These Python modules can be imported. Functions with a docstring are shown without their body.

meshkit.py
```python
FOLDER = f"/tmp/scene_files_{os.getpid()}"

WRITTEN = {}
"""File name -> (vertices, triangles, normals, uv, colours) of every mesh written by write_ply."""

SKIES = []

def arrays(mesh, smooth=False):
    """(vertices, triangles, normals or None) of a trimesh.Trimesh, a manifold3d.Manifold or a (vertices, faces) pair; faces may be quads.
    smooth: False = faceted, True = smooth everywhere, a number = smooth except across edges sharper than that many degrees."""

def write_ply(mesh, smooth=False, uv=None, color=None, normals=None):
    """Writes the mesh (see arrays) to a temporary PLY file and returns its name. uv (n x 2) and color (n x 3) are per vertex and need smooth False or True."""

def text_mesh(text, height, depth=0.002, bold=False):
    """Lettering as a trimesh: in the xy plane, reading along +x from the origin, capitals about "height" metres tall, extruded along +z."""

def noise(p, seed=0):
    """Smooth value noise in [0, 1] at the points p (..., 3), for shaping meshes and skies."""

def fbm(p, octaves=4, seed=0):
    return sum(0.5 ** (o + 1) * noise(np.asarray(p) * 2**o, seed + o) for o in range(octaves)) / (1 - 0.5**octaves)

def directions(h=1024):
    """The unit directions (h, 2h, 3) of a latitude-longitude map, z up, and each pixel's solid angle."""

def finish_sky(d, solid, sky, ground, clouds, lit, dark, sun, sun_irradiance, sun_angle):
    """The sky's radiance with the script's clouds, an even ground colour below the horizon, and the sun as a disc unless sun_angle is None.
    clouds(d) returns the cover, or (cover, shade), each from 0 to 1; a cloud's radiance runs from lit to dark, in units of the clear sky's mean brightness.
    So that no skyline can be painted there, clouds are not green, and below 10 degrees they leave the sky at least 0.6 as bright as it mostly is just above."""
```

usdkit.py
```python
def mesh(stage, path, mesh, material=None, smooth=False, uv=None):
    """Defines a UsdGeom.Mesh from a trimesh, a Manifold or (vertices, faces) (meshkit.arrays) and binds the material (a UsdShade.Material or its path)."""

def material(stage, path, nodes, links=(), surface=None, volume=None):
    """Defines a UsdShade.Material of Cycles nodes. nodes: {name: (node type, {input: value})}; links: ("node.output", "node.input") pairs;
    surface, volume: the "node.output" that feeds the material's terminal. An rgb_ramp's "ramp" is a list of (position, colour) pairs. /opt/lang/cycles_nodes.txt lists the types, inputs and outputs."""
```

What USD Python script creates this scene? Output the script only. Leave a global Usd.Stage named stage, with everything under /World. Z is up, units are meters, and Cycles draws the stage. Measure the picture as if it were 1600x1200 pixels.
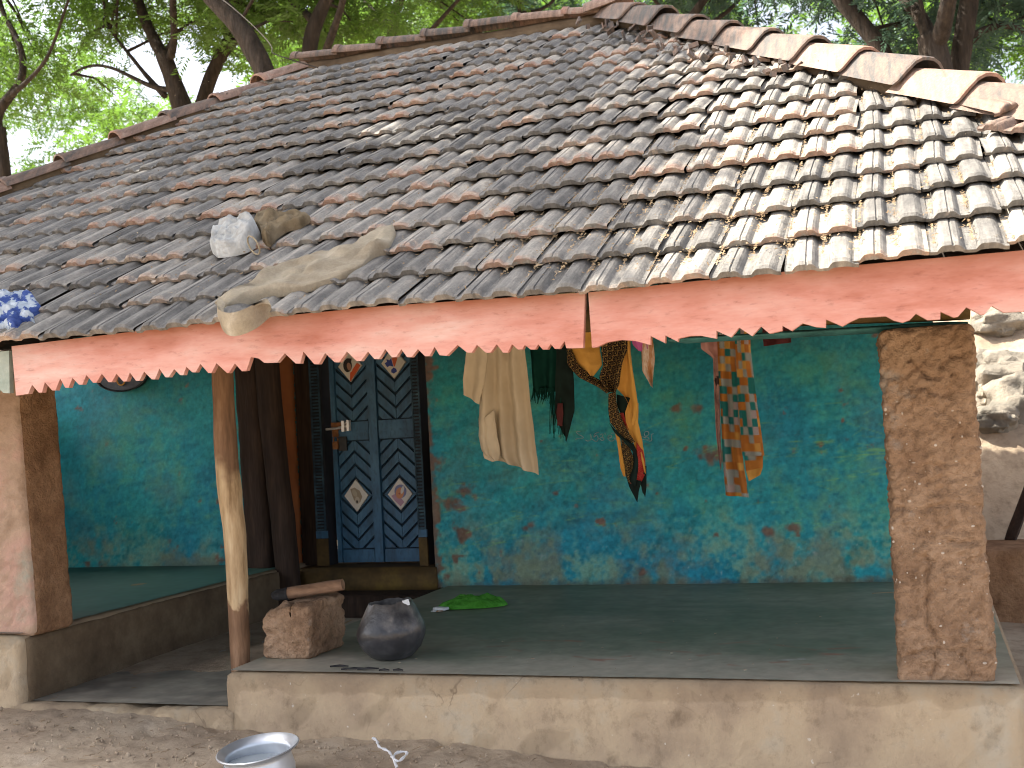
import math
import numpy as np, trimesh, usdkit, meshkit
from pxr import Usd, UsdGeom, UsdLux, UsdShade, Sdf, Gf, Vt
from shapely.geometry import Polygon, box as sbox
from shapely import affinity

stage = Usd.Stage.CreateInMemory()
UsdGeom.SetStageUpAxis(stage, UsdGeom.Tokens.z)
UsdGeom.SetStageMetersPerUnit(stage, 1.0)
world = UsdGeom.Xform.Define(stage, '/World')
stage.SetDefaultPrim(world.GetPrim())

# ------------------------------------------------------------------ camera
YAW, PITCH, ROLL, FPX = .3286, .0365, -.0541, 1843.7
CAM = np.array([0, 0, 1.55])
_f = np.array([-math.sin(YAW)*math.cos(PITCH), math.cos(YAW)*math.cos(PITCH), math.sin(PITCH)])
_r0 = np.array([math.cos(YAW), math.sin(YAW), 0]); _u0 = np.cross(_r0, _f)
_r = math.cos(ROLL)*_r0 + math.sin(ROLL)*_u0; _u = math.cos(ROLL)*_u0 - math.sin(ROLL)*_r0
cam = UsdGeom.Camera.Define(stage, '/World/camera')
cam.AddTransformOp().Set(Gf.Matrix4d(*_r, 0, *_u, 0, *(-_f), 0, *CAM, 1))
cam.CreateHorizontalApertureAttr(36.0); cam.CreateVerticalApertureAttr(27.0)
cam.CreateFocalLengthAttr(36.0*FPX/1600)
cam.CreateClippingRangeAttr(Gf.Vec2f(0.05, 2000))
cam.CreateFStopAttr(4.5); cam.CreateFocusDistanceAttr(5.6)
cam.CreateExposureAttr(1.85)
# ------------------------------------------------------------------ sky, sun
SUN_AZ, SUN_EL = math.radians(-88), math.radians(52)       # atan2(x, y) of the direction towards the sun
S = np.array([math.sin(SUN_AZ)*math.cos(SUN_EL), math.cos(SUN_AZ)*math.cos(SUN_EL), math.sin(SUN_EL)])
dome = UsdLux.DomeLight.Define(stage, '/World/sky')
sm = usdkit.material(stage, '/World/Looks/sky_air', {
    'sky': ('sky_texture', {'sky_type': 'single_scattering', 'sun_disc': False, 'sun_elevation': SUN_EL, 'sun_rotation': SUN_AZ % (2*math.pi), 'aerosol_density': 4.0, 'air_density': .6}),
    'hz': ('hsv', {'saturation': .5}),
    'bg': ('background_shader', {'strength': 0.14})}, [('sky.color', 'hz.color'), ('hz.color', 'bg.color')], surface='bg.background')
UsdShade.MaterialBindingAPI.Apply(dome.GetPrim()).Bind(sm)
dome.GetPrim().SetCustomDataByKey('kind', 'structure')
sun = UsdLux.DistantLight.Define(stage, '/World/sun')
sun.CreateNormalizeAttr(True); sun.CreateIntensityAttr(1.25); sun.CreateAngleAttr(0.5); sun.CreateColorAttr(Gf.Vec3f(1, .93, .82))
_zx = S; _xx = np.cross([0, 0, 1], _zx); _xx /= np.linalg.norm(_xx); _yx = np.cross(_zx, _xx)
sun.AddTransformOp().Set(Gf.Matrix4d(*_xx, 0, *_yx, 0, *_zx, 0, 0, 0, 20, 1))
# ------------------------------------------------------------------ helpers
rng = np.random.default_rng(7)
def ray(x, y): return _f + (x-800)/FPX*_r - (y-600)/FPX*_u
def atY(x, y, Y): d = ray(x, y); return CAM + d*(Y/d[1])
def atZ(x, y, Z): d = ray(x, y); return CAM + d*((Z-CAM[2])/d[2])
def project(P):
    d = np.asarray(P, float)-CAM; w = d@_f
    return np.stack([800+FPX*(d@_r)/w, 600-FPX*(d@_u)/w, w], -1)
EAVE, PL, WALL, ZP, ZL = 4.18, 4.9, 7.71, .462, .63
TH = .5243; LIP0 = np.array([0, EAVE-.045, 2.028]); UPS = np.array([0, math.cos(TH), math.sin(TH)]); NRM = np.array([0, -math.sin(TH), math.cos(TH)])
def atR(x, y, h=0.0): d = ray(x, y); P = LIP0+NRM*h; return CAM + d*(((P-CAM)@NRM)/(d@NRM))

_names = {}
def uniq(parent, name):
    k = f'{parent}/{name}'; n = _names.get(k, 0); _names[k] = n+1
    return k if n == 0 else f'{k}_{n:03d}'
def meta(prim, label=None, cat=None, group=None, kind=None):
    for k, v in (('label', label), ('category', cat), ('group', group), ('kind', kind)):
        if v: prim.SetCustomDataByKey(k, v)
    return prim
class Node:
    def __init__(s, prim, loc): s.prim, s.path, s.loc = prim, str(prim.GetPath()), np.array(loc, float)
ROOT = Node(world.GetPrim(), (0, 0, 0))
def thing(name, label, cat, loc, group=None):
    x = UsdGeom.Xform.Define(stage, uniq('/World', name)); x.AddTranslateOp().Set(Gf.Vec3d(*map(float, loc)))
    meta(x.GetPrim(), label, cat, group); return Node(x.GetPrim(), loc)
def grouping(parent, name, label=None):
    x = UsdGeom.Xform.Define(stage, uniq(parent.path, name)); meta(x.GetPrim(), label); return Node(x.GetPrim(), parent.loc)
def vf(m):
    if isinstance(m, trimesh.Trimesh): return np.array(m.vertices), np.array(m.faces)
    if hasattr(m, 'to_mesh'):
        q = m.to_mesh(); return np.array(q.vert_properties[:, :3], float), np.array(q.tri_verts)
    v, f = np.asarray(m[0], float), np.asarray(m[1], int)
    if f.shape[1] == 4: f = np.vstack([f[:, [0, 1, 2]], f[:, [0, 2, 3]]])
    return v, f
def put(parent, name, m, mat, smooth=False, var=None, label=None, cat=None, group=None, kind=None, uv=None):
    """One Mesh prim under parent. var: {primvar name: (n, 3) per vertex}."""
    v, f = vf(m); loc = parent.loc; own = parent is ROOT
    if own: loc = np.array([(v[:, 0].min()+v[:, 0].max())/2, (v[:, 1].min()+v[:, 1].max())/2, v[:, 2].min()])
    path = uniq(parent.path, name)
    g = usdkit.mesh(stage, path, (v-loc, f), mat, smooth=(True if (smooth and (var or uv is not None)) else smooth), uv=uv)
    if own: g.AddTranslateOp().Set(Gf.Vec3d(*map(float, loc)))
    for k, a in (var or {}).items():
        UsdGeom.PrimvarsAPI(g).CreatePrimvar(k, Sdf.ValueTypeNames.Color3fArray, 'vertex').Set(Vt.Vec3fArray.FromNumpy(np.asarray(a, np.float32)))
    meta(g.GetPrim(), label, cat, group, kind)
    return Node(g.GetPrim(), loc)
def merge(ms):
    vs, fs, o = [], [], 0
    for m in ms:
        v, f = vf(m); vs.append(v); fs.append(f+o); o += len(v)
    return np.vstack(vs), np.vstack(fs)
def fb(p, s, seed=0, oct=4): return meshkit.fbm(np.asarray(p, float)*s, oct, seed)-.5
def grid_faces(n, m, flip=False):
    i = np.arange(n-1)[:, None]*m+np.arange(m-1)[None]; i = i.ravel()
    q = np.stack([i, i+m, i+m+1, i+1], 1)
    return q[:, ::-1] if flip else q
def rbox(lo, hi, r=.02, step=.05, amp=0., scale=6., seed=1, fn=None):
    """Box with rounded edges and an uneven surface."""
    lo, hi = np.array(lo, float), np.array(hi, float); vs, fs, o = [], [], 0
    n = np.maximum(2, np.ceil((hi-lo)/step).astype(int)+1)
    for ax in range(3):
        a, b = [k for k in range(3) if k != ax]
        for side in (0, 1):
            A, B = np.meshgrid(np.linspace(lo[a], hi[a], n[a]), np.linspace(lo[b], hi[b], n[b]), indexing='ij')
            P = np.zeros((A.size, 3)); P[:, a], P[:, b], P[:, ax] = A.ravel(), B.ravel(), (lo, hi)[side][ax]
            vs.append(P); fs.append(grid_faces(n[a], n[b], flip=(side == 1) ^ (ax == 1))[:, ::-1]+o); o += len(P)
    V, F = vf((np.vstack(vs), np.vstack(fs)))
    m = trimesh.Trimesh(V, F, process=False); m.merge_vertices(digits_vertex=5)
    V = np.array(m.vertices); q = np.clip(V, lo+r, hi-r); d = V-q; L = np.linalg.norm(d, axis=1, keepdims=True)
    nn = d/np.maximum(L, 1e-9); V = q+nn*r
    if amp: V = V+nn*(fb(V, scale, seed)*2*amp)[:, None]
    if fn: V = fn(V)
    return V, np.array(m.faces)
def bx(lo, hi): return trimesh.creation.box(bounds=[lo, hi])
def tube(pts, rad, n=8, caps=True, rough=0., seed=0):
    pts = np.asarray(pts, float); rad = np.broadcast_to(np.asarray(rad, float), len(pts)); t = np.gradient(pts, axis=0)
    t /= np.linalg.norm(t, axis=1, keepdims=True)+1e-12; up = np.array([0, 0, 1.]) if abs(t[0, 2]) < .9 else np.array([1., 0, 0])
    V = []; a = np.cross(up, t[0]); a /= np.linalg.norm(a)
    for i in range(len(pts)):
        a = a-t[i]*(a@t[i]); a /= np.linalg.norm(a); b = np.cross(t[i], a); g = np.arange(n)/n*2*math.pi
        V.append(pts[i]+rad[i]*(np.cos(g)[:, None]*a+np.sin(g)[:, None]*b))
    V = np.vstack(V)
    if rough: c = np.repeat(pts, n, 0); V = c+(V-c)*(1+rough*2*fb(V, 9, seed))[:, None]
    F = []
    for i in range(len(pts)-1):
        for k in range(n):
            F.append([i*n+k, i*n+(k+1) % n, (i+1)*n+(k+1) % n, (i+1)*n+k])
    V, F = vf((V, F))
    if caps:
        c0, c1 = len(V), len(V)+1; V = np.vstack([V, pts[0], pts[-1]]); e = (len(pts)-1)*n
        F = np.vstack([F, [[c0, (k+1) % n, k] for k in range(n)], [[c1, e+k, e+(k+1) % n] for k in range(n)]])
    return V, F
def resample(pts, n):
    pts = np.asarray(pts, float); L = np.r_[0, np.cumsum(np.linalg.norm(np.diff(pts, axis=0), axis=1))]; t = np.linspace(0, L[-1], n)
    return np.stack([np.interp(t, L, pts[:, k]) for k in range(pts.shape[1])], 1)
def smoothline(pts, n):
    from scipy.interpolate import CubicSpline
    pts = np.asarray(pts, float); L = np.r_[0, np.cumsum(np.linalg.norm(np.diff(pts, axis=0), axis=1))]
    return CubicSpline(L, pts)(np.linspace(0, L[-1], n))
def lathe(prof, n=40, centre=(0, 0, 0), warp=None):
    prof = np.asarray(prof, float); g = np.arange(n)/n*2*math.pi
    V = np.stack([np.outer(np.cos(g), prof[:, 0]), np.outer(np.sin(g), prof[:, 0]), np.tile(prof[:, 1], (n, 1))], -1).reshape(-1, 3); m = len(prof)
    F = []
    for i in range(n):
        for k in range(m-1): F.append([i*m+k, ((i+1) % n)*m+k, ((i+1) % n)*m+k+1, i*m+k+1])
    V, F = vf((V, F))
    if warp: V = warp(V)
    return V+np.array(centre), F
def prism_xz(poly, y0, y1):
    """Shapely polygon in the X-Z plane, from y0 to y1."""
    ms = []
    for g in getattr(poly, 'geoms', [poly]):
        if g.geom_type != 'Polygon' or g.area < 1e-7: continue
        m = trimesh.creation.extrude_polygon(g, abs(y1-y0), engine='earcut'); v = np.array(m.vertices)
        ms.append((np.stack([v[:, 0], max(y0, y1)-v[:, 2], v[:, 1]], 1), np.array(m.faces)))
    return merge(ms)

# ------------------------------------------------------------------ materials
def C(*c): return tuple(c)
def mat(name, ramp, scale=6., detail=6., stretch=(1, 1, 1), rough=.85, bump=.3, bscale=60., bdist=.01, spec=.25, ramp2=None, s2=30., f2=.35, metallic=0., extra=None, coord='position'):
    nd = {'g': ('geometry', {}), 'm': ('mapping', {'scale': stretch}), 'n': ('noise_texture', {'scale': scale, 'detail': detail, 'roughness': .62}),
          'r': ('rgb_ramp', {'ramp': ramp}), 'bn': ('noise_texture', {'scale': bscale, 'detail': 5., 'roughness': .65}),
          'b': ('bump', {'strength': bump, 'distance': bdist}), 'p': ('principled_bsdf', {'roughness': rough, 'specular_ior_level': spec, 'metallic': metallic})}
    lk = [('g.position', 'm.vector'), ('m.vector', 'n.vector'), ('m.vector', 'bn.vector'), ('n.fac', 'r.fac'), ('bn.fac', 'b.height'), ('b.normal', 'p.normal')]
    col = 'r.color'
    if ramp2:
        nd.update({'n2': ('noise_texture', {'scale': s2, 'detail': 5., 'roughness': .7}), 'r2': ('rgb_ramp', {'ramp': ramp2}), 'mx': ('mix_color', {'blend_type': 'multiply', 'fac': f2})})
        lk += [('m.vector', 'n2.vector'), ('n2.fac', 'r2.fac'), (col, 'mx.a'), ('r2.color', 'mx.b')]; col = 'mx.result'
    if extra: col = extra(nd, lk, col)
    lk.append((col, 'p.base_color'))
    return usdkit.material(stage, f'/World/Looks/{name}', nd, lk, surface='p.BSDF')
GR = [(.3, (.45, .45, .45)), (.7, (1, 1, 1))]
def painted(name, rough=.8, bump=.3, bscale=70., bdist=.004, var=.35, vscale=25., spec=.3, fine=None):
    """Colour comes from a per-vertex pigment map 'paint' with fine procedural grain on top."""
    nd = {'a': ('attribute', {'attribute': 'paint'}), 'g': ('geometry', {}), 'n': ('noise_texture', {'scale': vscale, 'detail': 6., 'roughness': .7}),
          'r': ('rgb_ramp', {'ramp': [(.3, (.55, .55, .55)), (.7, (1.25, 1.25, 1.25))]}), 'mx': ('mix_color', {'blend_type': 'multiply', 'fac': var, 'use_clamp': False}),
          'bn': ('noise_texture', {'scale': bscale, 'detail': 5.}), 'b': ('bump', {'strength': bump, 'distance': bdist}), 'p': ('principled_bsdf', {'roughness': rough, 'specular_ior_level': spec})}
    lk = [('g.position', 'n.vector'), ('g.position', 'bn.vector'), ('n.fac', 'r.fac'), ('a.color', 'mx.a'), ('r.color', 'mx.b'), ('mx.result', 'p.base_color'), ('bn.fac', 'b.height'), ('b.normal', 'p.normal')]
    return usdkit.material(stage, f'/World/Looks/{name}', nd, lk, surface='p.BSDF')

M = {}
M['wall'] = painted('wall_paint', rough=.7, var=.55, vscale=38, bump=.35, bscale=45, bdist=.006)
M['floor'] = painted('floor_cement', rough=.5, var=.55, vscale=11, bump=.3, bscale=24, spec=.35)
M['print'] = painted('print', rough=.45, var=.12, bump=.05)
# roof tile: 'tile' = (random per tile, closeness to the lower lip, height of the roll)
def tile_mat(name, dark, mid, clay):
    nd = {'a': ('attribute', {'attribute': 'tile'}), 's': ('separate_xyz', {}), 'g': ('geometry', {}),
          'm': ('mapping', {'rotation': (0, 0, 0), 'scale': (11., 1.8, 1.8)}), 'n': ('noise_texture', {'scale': 2.8, 'detail': 5., 'roughness': .6}),
          'n2': ('noise_texture', {'scale': 9., 'detail': 7., 'roughness': .72}), 'n3': ('noise_texture', {'scale': 1.1, 'detail': 3.}),
          'n4': ('noise_texture', {'scale': 70., 'detail': 4., 'roughness': .7}),
          'k1': ('math', {'math_type': 'multiply_add', 'value2': .40, 'value3': -.20}), 'k2': ('math', {'math_type': 'add'}),
          'r': ('rgb_ramp', {'ramp': [(.22, dark), (.46, mid[0]), (.66, mid[1]), (.86, mid[2])]}),
          'l1': ('math', {'math_type': 'multiply_add', 'value2': .22, 'value3': -.17}), 'l2': ('math', {'math_type': 'add'}), 'l3': ('math', {'math_type': 'multiply_add', 'value2': .34, 'value3': -.17}), 'l4': ('math', {'math_type': 'add'}),
          'rl': ('rgb_ramp', {'ramp': [(.56, (0, 0, 0)), (.70, (1, 1, 1))]}),
          'rc': ('rgb_ramp', {'ramp': clay}), 'mx': ('mix_color', {}),
          'r4': ('rgb_ramp', {'ramp': [(.3, (.5, .5, .5)), (.68, (1.15, 1.15, 1.15))]}), 'm4': ('mix_color', {'blend_type': 'multiply', 'fac': .5, 'use_clamp': False}),
          'bsum': ('math', {'math_type': 'add'}), 'b': ('bump', {'strength': .55, 'distance': .008}),
          'p': ('principled_bsdf', {'roughness': .78, 'specular_ior_level': .35})}
    lk = [('a.vector', 's.vector'), ('g.position', 'm.vector'), ('m.vector', 'n.vector'), ('g.position', 'n2.vector'), ('g.position', 'n3.vector'), ('g.position', 'n4.vector'),
          ('s.x', 'k1.value1'), ('k1.value', 'k2.value1'), ('n.fac', 'k2.value2'), ('k2.value', 'r.fac'),
          ('s.y', 'l1.value1'), ('l1.value', 'l2.value1'), ('n2.fac', 'l2.value2'), ('s.x', 'l3.value1'), ('l2.value', 'l4.value1'), ('l3.value', 'l4.value2'), ('l4.value', 'rl.fac'),
          ('n2.fac', 'rc.fac'), ('rl.color', 'mx.fac'), ('r.color', 'mx.a'), ('rc.color', 'mx.b'), ('mx.result', 'm4.a'), ('n4.fac', 'r4.fac'), ('r4.color', 'm4.b'), ('m4.result', 'p.base_color'),
          ('n.fac', 'bsum.value1'), ('n4.fac', 'bsum.value2'), ('bsum.value', 'b.height'), ('b.normal', 'p.normal')]
    return usdkit.material(stage, f'/World/Looks/{name}', nd, lk, surface='p.BSDF')
M['tile'] = tile_mat('roof_tile_clay', (.10, .094, .085), [(.19, .178, .158), (.30, .275, .235), (.46, .41, .335)], [(.35, (.19, .11, .08)), (.5, (.33, .20, .14)), (.66, (.44, .37, .29))])
M['cap'] = tile_mat('ridge_cap_clay', (.085, .078, .07), [(.20, .135, .10), (.29, .19, .14), (.36, .28, .22)], [(.35, (.20, .11, .08)), (.55, (.33, .18, .125)), (.7, (.4, .28, .2))])
M['deck'] = mat('roof_wood_dark', [(.3, (.02, .015, .012)), (.7, (.05, .035, .025))], rough=.9)
def stain(nd, lk, col):     # rain has stained the upper edge of the boards brown
    nd.update({'sx': ('separate_xyz', {}), 'sn': ('noise_texture', {'scale': 7., 'detail': 5.}), 'sa': ('math', {'math_type': 'multiply_add', 'value2': -.16}), 'sr': ('map_range', {'from_min': 1.87, 'from_max': 1.97, 'to_min': 0., 'to_max': .6, 'clamp': True}), 'smx': ('mix_color', {'b': (.30, .11, .065)})})
    lk += [('g.position', 'sx.vector'), ('g.position', 'sn.vector'), ('sn.fac', 'sa.value1'), ('sx.z', 'sa.value3'), ('sa.value', 'sr.value'), ('sr.result', 'smx.fac'), (col, 'smx.a')]; return 'smx.result'
M['pink'] = mat('board_pink', [(.25, (.32, .11, .07)), (.42, (.43, .19, .145)), (.56, (.48, .255, .205)), (.72, (.50, .345, .29))], scale=3.2, detail=9, stretch=(.8, 1, 3.2), rough=.75, bump=.15, bscale=40, ramp2=[(.30, (.4, .33, .31)), (.43, (.97, .97, .97)), (.7, (1.06, 1.08, 1.08))], s2=21, f2=.45, extra=stain)
M['greyboard'] = mat('board_grey_green', [(.3, (.16, .2, .16)), (.7, (.34, .36, .3))], scale=5, rough=.75)
M['mud'] = mat('mud_brown', [(.25, (.19, .105, .06)), (.5, (.31, .18, .10)), (.75, (.42, .26, .155))], scale=5.5, rough=.95, bump=.9, bscale=55, bdist=.02, spec=.1, ramp2=[(.3, (.45, .4, .38)), (.6, (1, 1, 1))], s2=26, f2=.55)
M['mudshade_mortar'] = mat('mud_shade_and_mortar', [(.25, (.085, .06, .04)), (.5, (.15, .108, .068)), (.75, (.22, .165, .105))], scale=4, detail=8, rough=.95, bump=.6, bscale=40, spec=.1, ramp2=GR, s2=20, f2=.4)  # shade on the plinth side painted as darker mud; also ridge mortar
M['mudface'] = mat('mud_faded_paint', [(.28, (.26, .17, .11)), (.44, (.38, .27, .19)), (.55, (.43, .27, .205)), (.62, (.36, .27, .20)), (.74, (.27, .31, .255))], scale=2.8, detail=8, rough=.9, bump=.6, bscale=40, bdist=.012, spec=.1, ramp2=GR, s2=18, f2=.35)
def pale(nd, lk, col):
    nd.update({'w1': ('noise_texture', {'scale': 3.1, 'detail': 7., 'roughness': .7}), 'w2': ('rgb_ramp', {'ramp': [(.57, (0, 0, 0)), (.66, (.7, .7, .7))]}), 'w3': ('mix_color', {'b': (.34, .31, .27)})})
    lk += [('g.position', 'w1.vector'), ('w1.fac', 'w2.fac'), ('w2.color', 'w3.fac'), (col, 'w3.a')]; return 'w3.result'
M['mudp'] = mat('mud_pillar_brown', [(.25, (.19, .115, .072)), (.5, (.33, .215, .135)), (.75, (.43, .30, .20))], scale=4.5, detail=8, rough=.95, bump=1., bscale=75, bdist=.02, spec=.1, ramp2=[(.32, (.38, .34, .31)), (.52, (1, 1, 1))], s2=34, f2=.6, extra=pale)
M['pebble'] = mat('pebble_white', [(.3, (.36, .29, .22)), (.7, (.58, .52, .45))], scale=30, rough=.7)
def hair(nd, lk, col):     # hairline cracks and scuffs
    nd.update({'h1': ('noise_texture', {'scale': 2.6, 'detail': 4., 'roughness': .55, 'distortion': .6}), 'h2': ('rgb_ramp', {'ramp': [(.488, (0, 0, 0)), (.4985, (1, 1, 1)), (.5015, (1, 1, 1)), (.512, (0, 0, 0))]}), 'h3': ('noise_texture', {'scale': 1.9, 'detail': 3.}), 'h4': ('rgb_ramp', {'ramp': [(.55, (0, 0, 0)), (.66, (.5, .5, .5))]}),
               'hm': ('mix_color', {'blend_type': 'multiply', 'fac': 1.}), 'h5': ('mix_color', {'b': (.10, .07, .05)}),
               'w1': ('noise_texture', {'scale': 28., 'detail': 3.}), 'w2': ('rgb_ramp', {'ramp': [(.70, (0, 0, 0)), (.76, (.6, .6, .6))]}), 'w3': ('mix_color', {'b': (.55, .52, .46)})})
    lk += [('g.position', 'h1.vector'), ('h1.fac', 'h2.fac'), ('g.position', 'h3.vector'), ('h3.fac', 'h4.fac'), ('h2.color', 'hm.a'), ('h4.color', 'hm.b'), ('hm.result', 'h5.fac'), (col, 'h5.a'), ('g.position', 'w1.vector'), ('w1.fac', 'w2.fac'), ('w2.color', 'w3.fac'), ('h5.result', 'w3.a')]; return 'w3.result'
M['plaster'] = mat('plaster_tan', [(.22, (.20, .15, .105)), (.40, (.29, .22, .148)), (.55, (.355, .275, .18)), (.66, (.345, .29, .21)), (.8, (.35, .32, .265))], scale=3.4, detail=9, stretch=(1, 1, .8), rough=.92, bump=.5, bscale=45, bdist=.008, spec=.12, ramp2=[(.3, (.35, .32, .3)), (.47, (1, 1, 1))], s2=16, f2=.38, extra=hair)
M['ochre'] = mat('ochre_wood', [(.3, (.05, .035, .015)), (.55, (.12, .075, .025)), (.75, (.19, .13, .03))], scale=5, rough=.8, ramp2=GR, s2=25, f2=.5)
M['orange'] = mat('jamb_orange', [(.3, (.25, .085, .03)), (.7, (.38, .14, .05))], scale=4, rough=.8)
M['darkwood'] = mat('timber_dark', [(.3, (.018, .011, .008)), (.55, (.04, .025, .017)), (.75, (.07, .042, .028))], scale=6, stretch=(4, 4, .5), rough=.85, bump=.6, bscale=30, bdist=.01)
M['blackwood'] = mat('timber_black', [(.3, (.008, .009, .012)), (.7, (.02, .022, .028))], scale=6, rough=.7)
M['door'] = mat('door_blue', [(.25, (.022, .06, .10)), (.5, (.035, .12, .215)), (.75, (.065, .175, .28))], scale=7, stretch=(1.5, 1.5, .6), rough=.5, bump=.25, bscale=50, spec=.45, ramp2=[(.32, (.35, .33, .33)), (.5, (1, 1, 1))], s2=32, f2=.55)
M['doorgroove'] = mat('door_groove', [(.3, (.010, .022, .036)), (.7, (.02, .04, .062))], rough=.8)
M['carved'] = mat('frame_blue_black', [(.3, (.012, .022, .03)), (.5, (.025, .055, .08)), (.72, (.06, .12, .15))], scale=14, rough=.6, bump=.5, bscale=40)
M['tealwood'] = mat('frame_teal', [(.3, (.02, .08, .08)), (.7, (.06, .2, .2))], scale=9, rough=.7)
M['brass'] = mat('bolt_rust', [(.3, (.16, .07, .03)), (.7, (.33, .15, .06))], scale=30, rough=.5, metallic=.3)
M['steel'] = mat('steel', [(.3, (.6, .6, .6)), (.7, (.85, .85, .83))], scale=20, rough=.3, metallic=.35, bump=.05)
M['iron'] = mat('iron_black', [(.3, (.01, .01, .01)), (.7, (.03, .03, .03))], scale=20, rough=.4, spec=.5)
M['post'] = None
def post_extra(nd, lk, col):
    # paler wood over the middle of the post
    nd.update({'sx': ('separate_xyz', {}), 'zn': ('noise_texture', {'scale': 5., 'detail': 4.}), 'za': ('math', {'math_type': 'multiply_add', 'value2': .5}), 'zr': ('rgb_ramp', {'ramp': [(.0, (0, 0, 0)), (.01, (1, 1, 1)), (.02, (1, 1, 1))]}),
               'd1': ('map_range', {'from_min': 1.62, 'from_max': 1.72, 'to_min': 1., 'to_max': 0., 'clamp': True}), 'd2': ('map_range', {'from_min': .98, 'from_max': 1.0, 'to_min': 0., 'to_max': 1., 'clamp': True}),
               'dm': ('math', {'math_type': 'multiply'}), 'lt': ('rgb_ramp', {'ramp': [(.3, (.22, .14, .07)), (.5, (.42, .30, .17)), (.72, (.55, .43, .27))]}), 'pmx': ('mix_color', {})})
    lk += [('g.position', 'sx.vector'), ('g.position', 'zn.vector'), ('zn.fac', 'za.value1'), ('sx.z', 'za.value3'), ('za.value', 'd1.value'), ('za.value', 'd2.value'), ('d1.result', 'dm.value1'), ('d2.result', 'dm.value2'),
           ('n.fac', 'lt.fac'), ('dm.value', 'pmx.fac'), (col, 'pmx.a'), ('lt.color', 'pmx.b')]
    return 'pmx.result'
M['post'] = mat('post_wood', [(.3, (.11, .062, .035)), (.55, (.20, .115, .065)), (.75, (.29, .18, .11))], scale=7, stretch=(3, 3, .5), rough=.8, bump=.6, bscale=22, bdist=.01, extra=post_extra)
M['log'] = mat('log_bark', [(.3, (.13, .075, .045)), (.7, (.30, .18, .11))], scale=9, stretch=(1, 3, 3), rough=.9, bump=.6, bscale=40)
M['char'] = mat('charcoal', [(.3, (.01, .01, .01)), (.7, (.035, .035, .037))], scale=20, rough=.75, bump=.7, bscale=60)
def height_shade(nd, lk, col):  # sooty below; highlight painted as a paler upper part of the pot
    nd.update({'sx': ('separate_xyz', {}), 'sn': ('noise_texture', {'scale': 9., 'detail': 5.}), 'sa': ('math', {'math_type': 'multiply_add', 'value2': .2}), 'sr': ('map_range', {'from_min': .73, 'from_max': .80, 'to_min': 0., 'to_max': 1., 'clamp': True}), 'smx': ('mix_color', {}), 'lr': ('rgb_ramp', {'ramp': [(.3, (.03, .029, .028)), (.5, (.08, .075, .07)), (.7, (.19, .175, .155))]})})
    lk += [('g.position', 'sx.vector'), ('g.position', 'sn.vector'), ('sn.fac', 'sa.value1'), ('sx.z', 'sa.value3'), ('sa.value', 'sr.value'), ('sr.result', 'smx.fac'), (col, 'smx.a'), ('n.fac', 'lr.fac'), ('lr.color', 'smx.b')]; return 'smx.result'
M['clay'] = mat('pot_soot_highlight', [(.3, (.010, .010, .011)), (.5, (.022, .022, .024)), (.7, (.045, .045, .047))], scale=9, rough=.27, bump=.3, bscale=34, spec=.5, extra=height_shade)
M['alu'] = mat('aluminium', [(.3, (.46, .48, .50)), (.7, (.64, .67, .70))], scale=6, rough=.38, metallic=.85, bump=.08, bscale=25, bdist=.004)
M['water'] = mat('pot_water', [(.3, (.24, .27, .28)), (.7, (.30, .33, .34))], scale=3, rough=.06, bump=.02, spec=.5)
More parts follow.
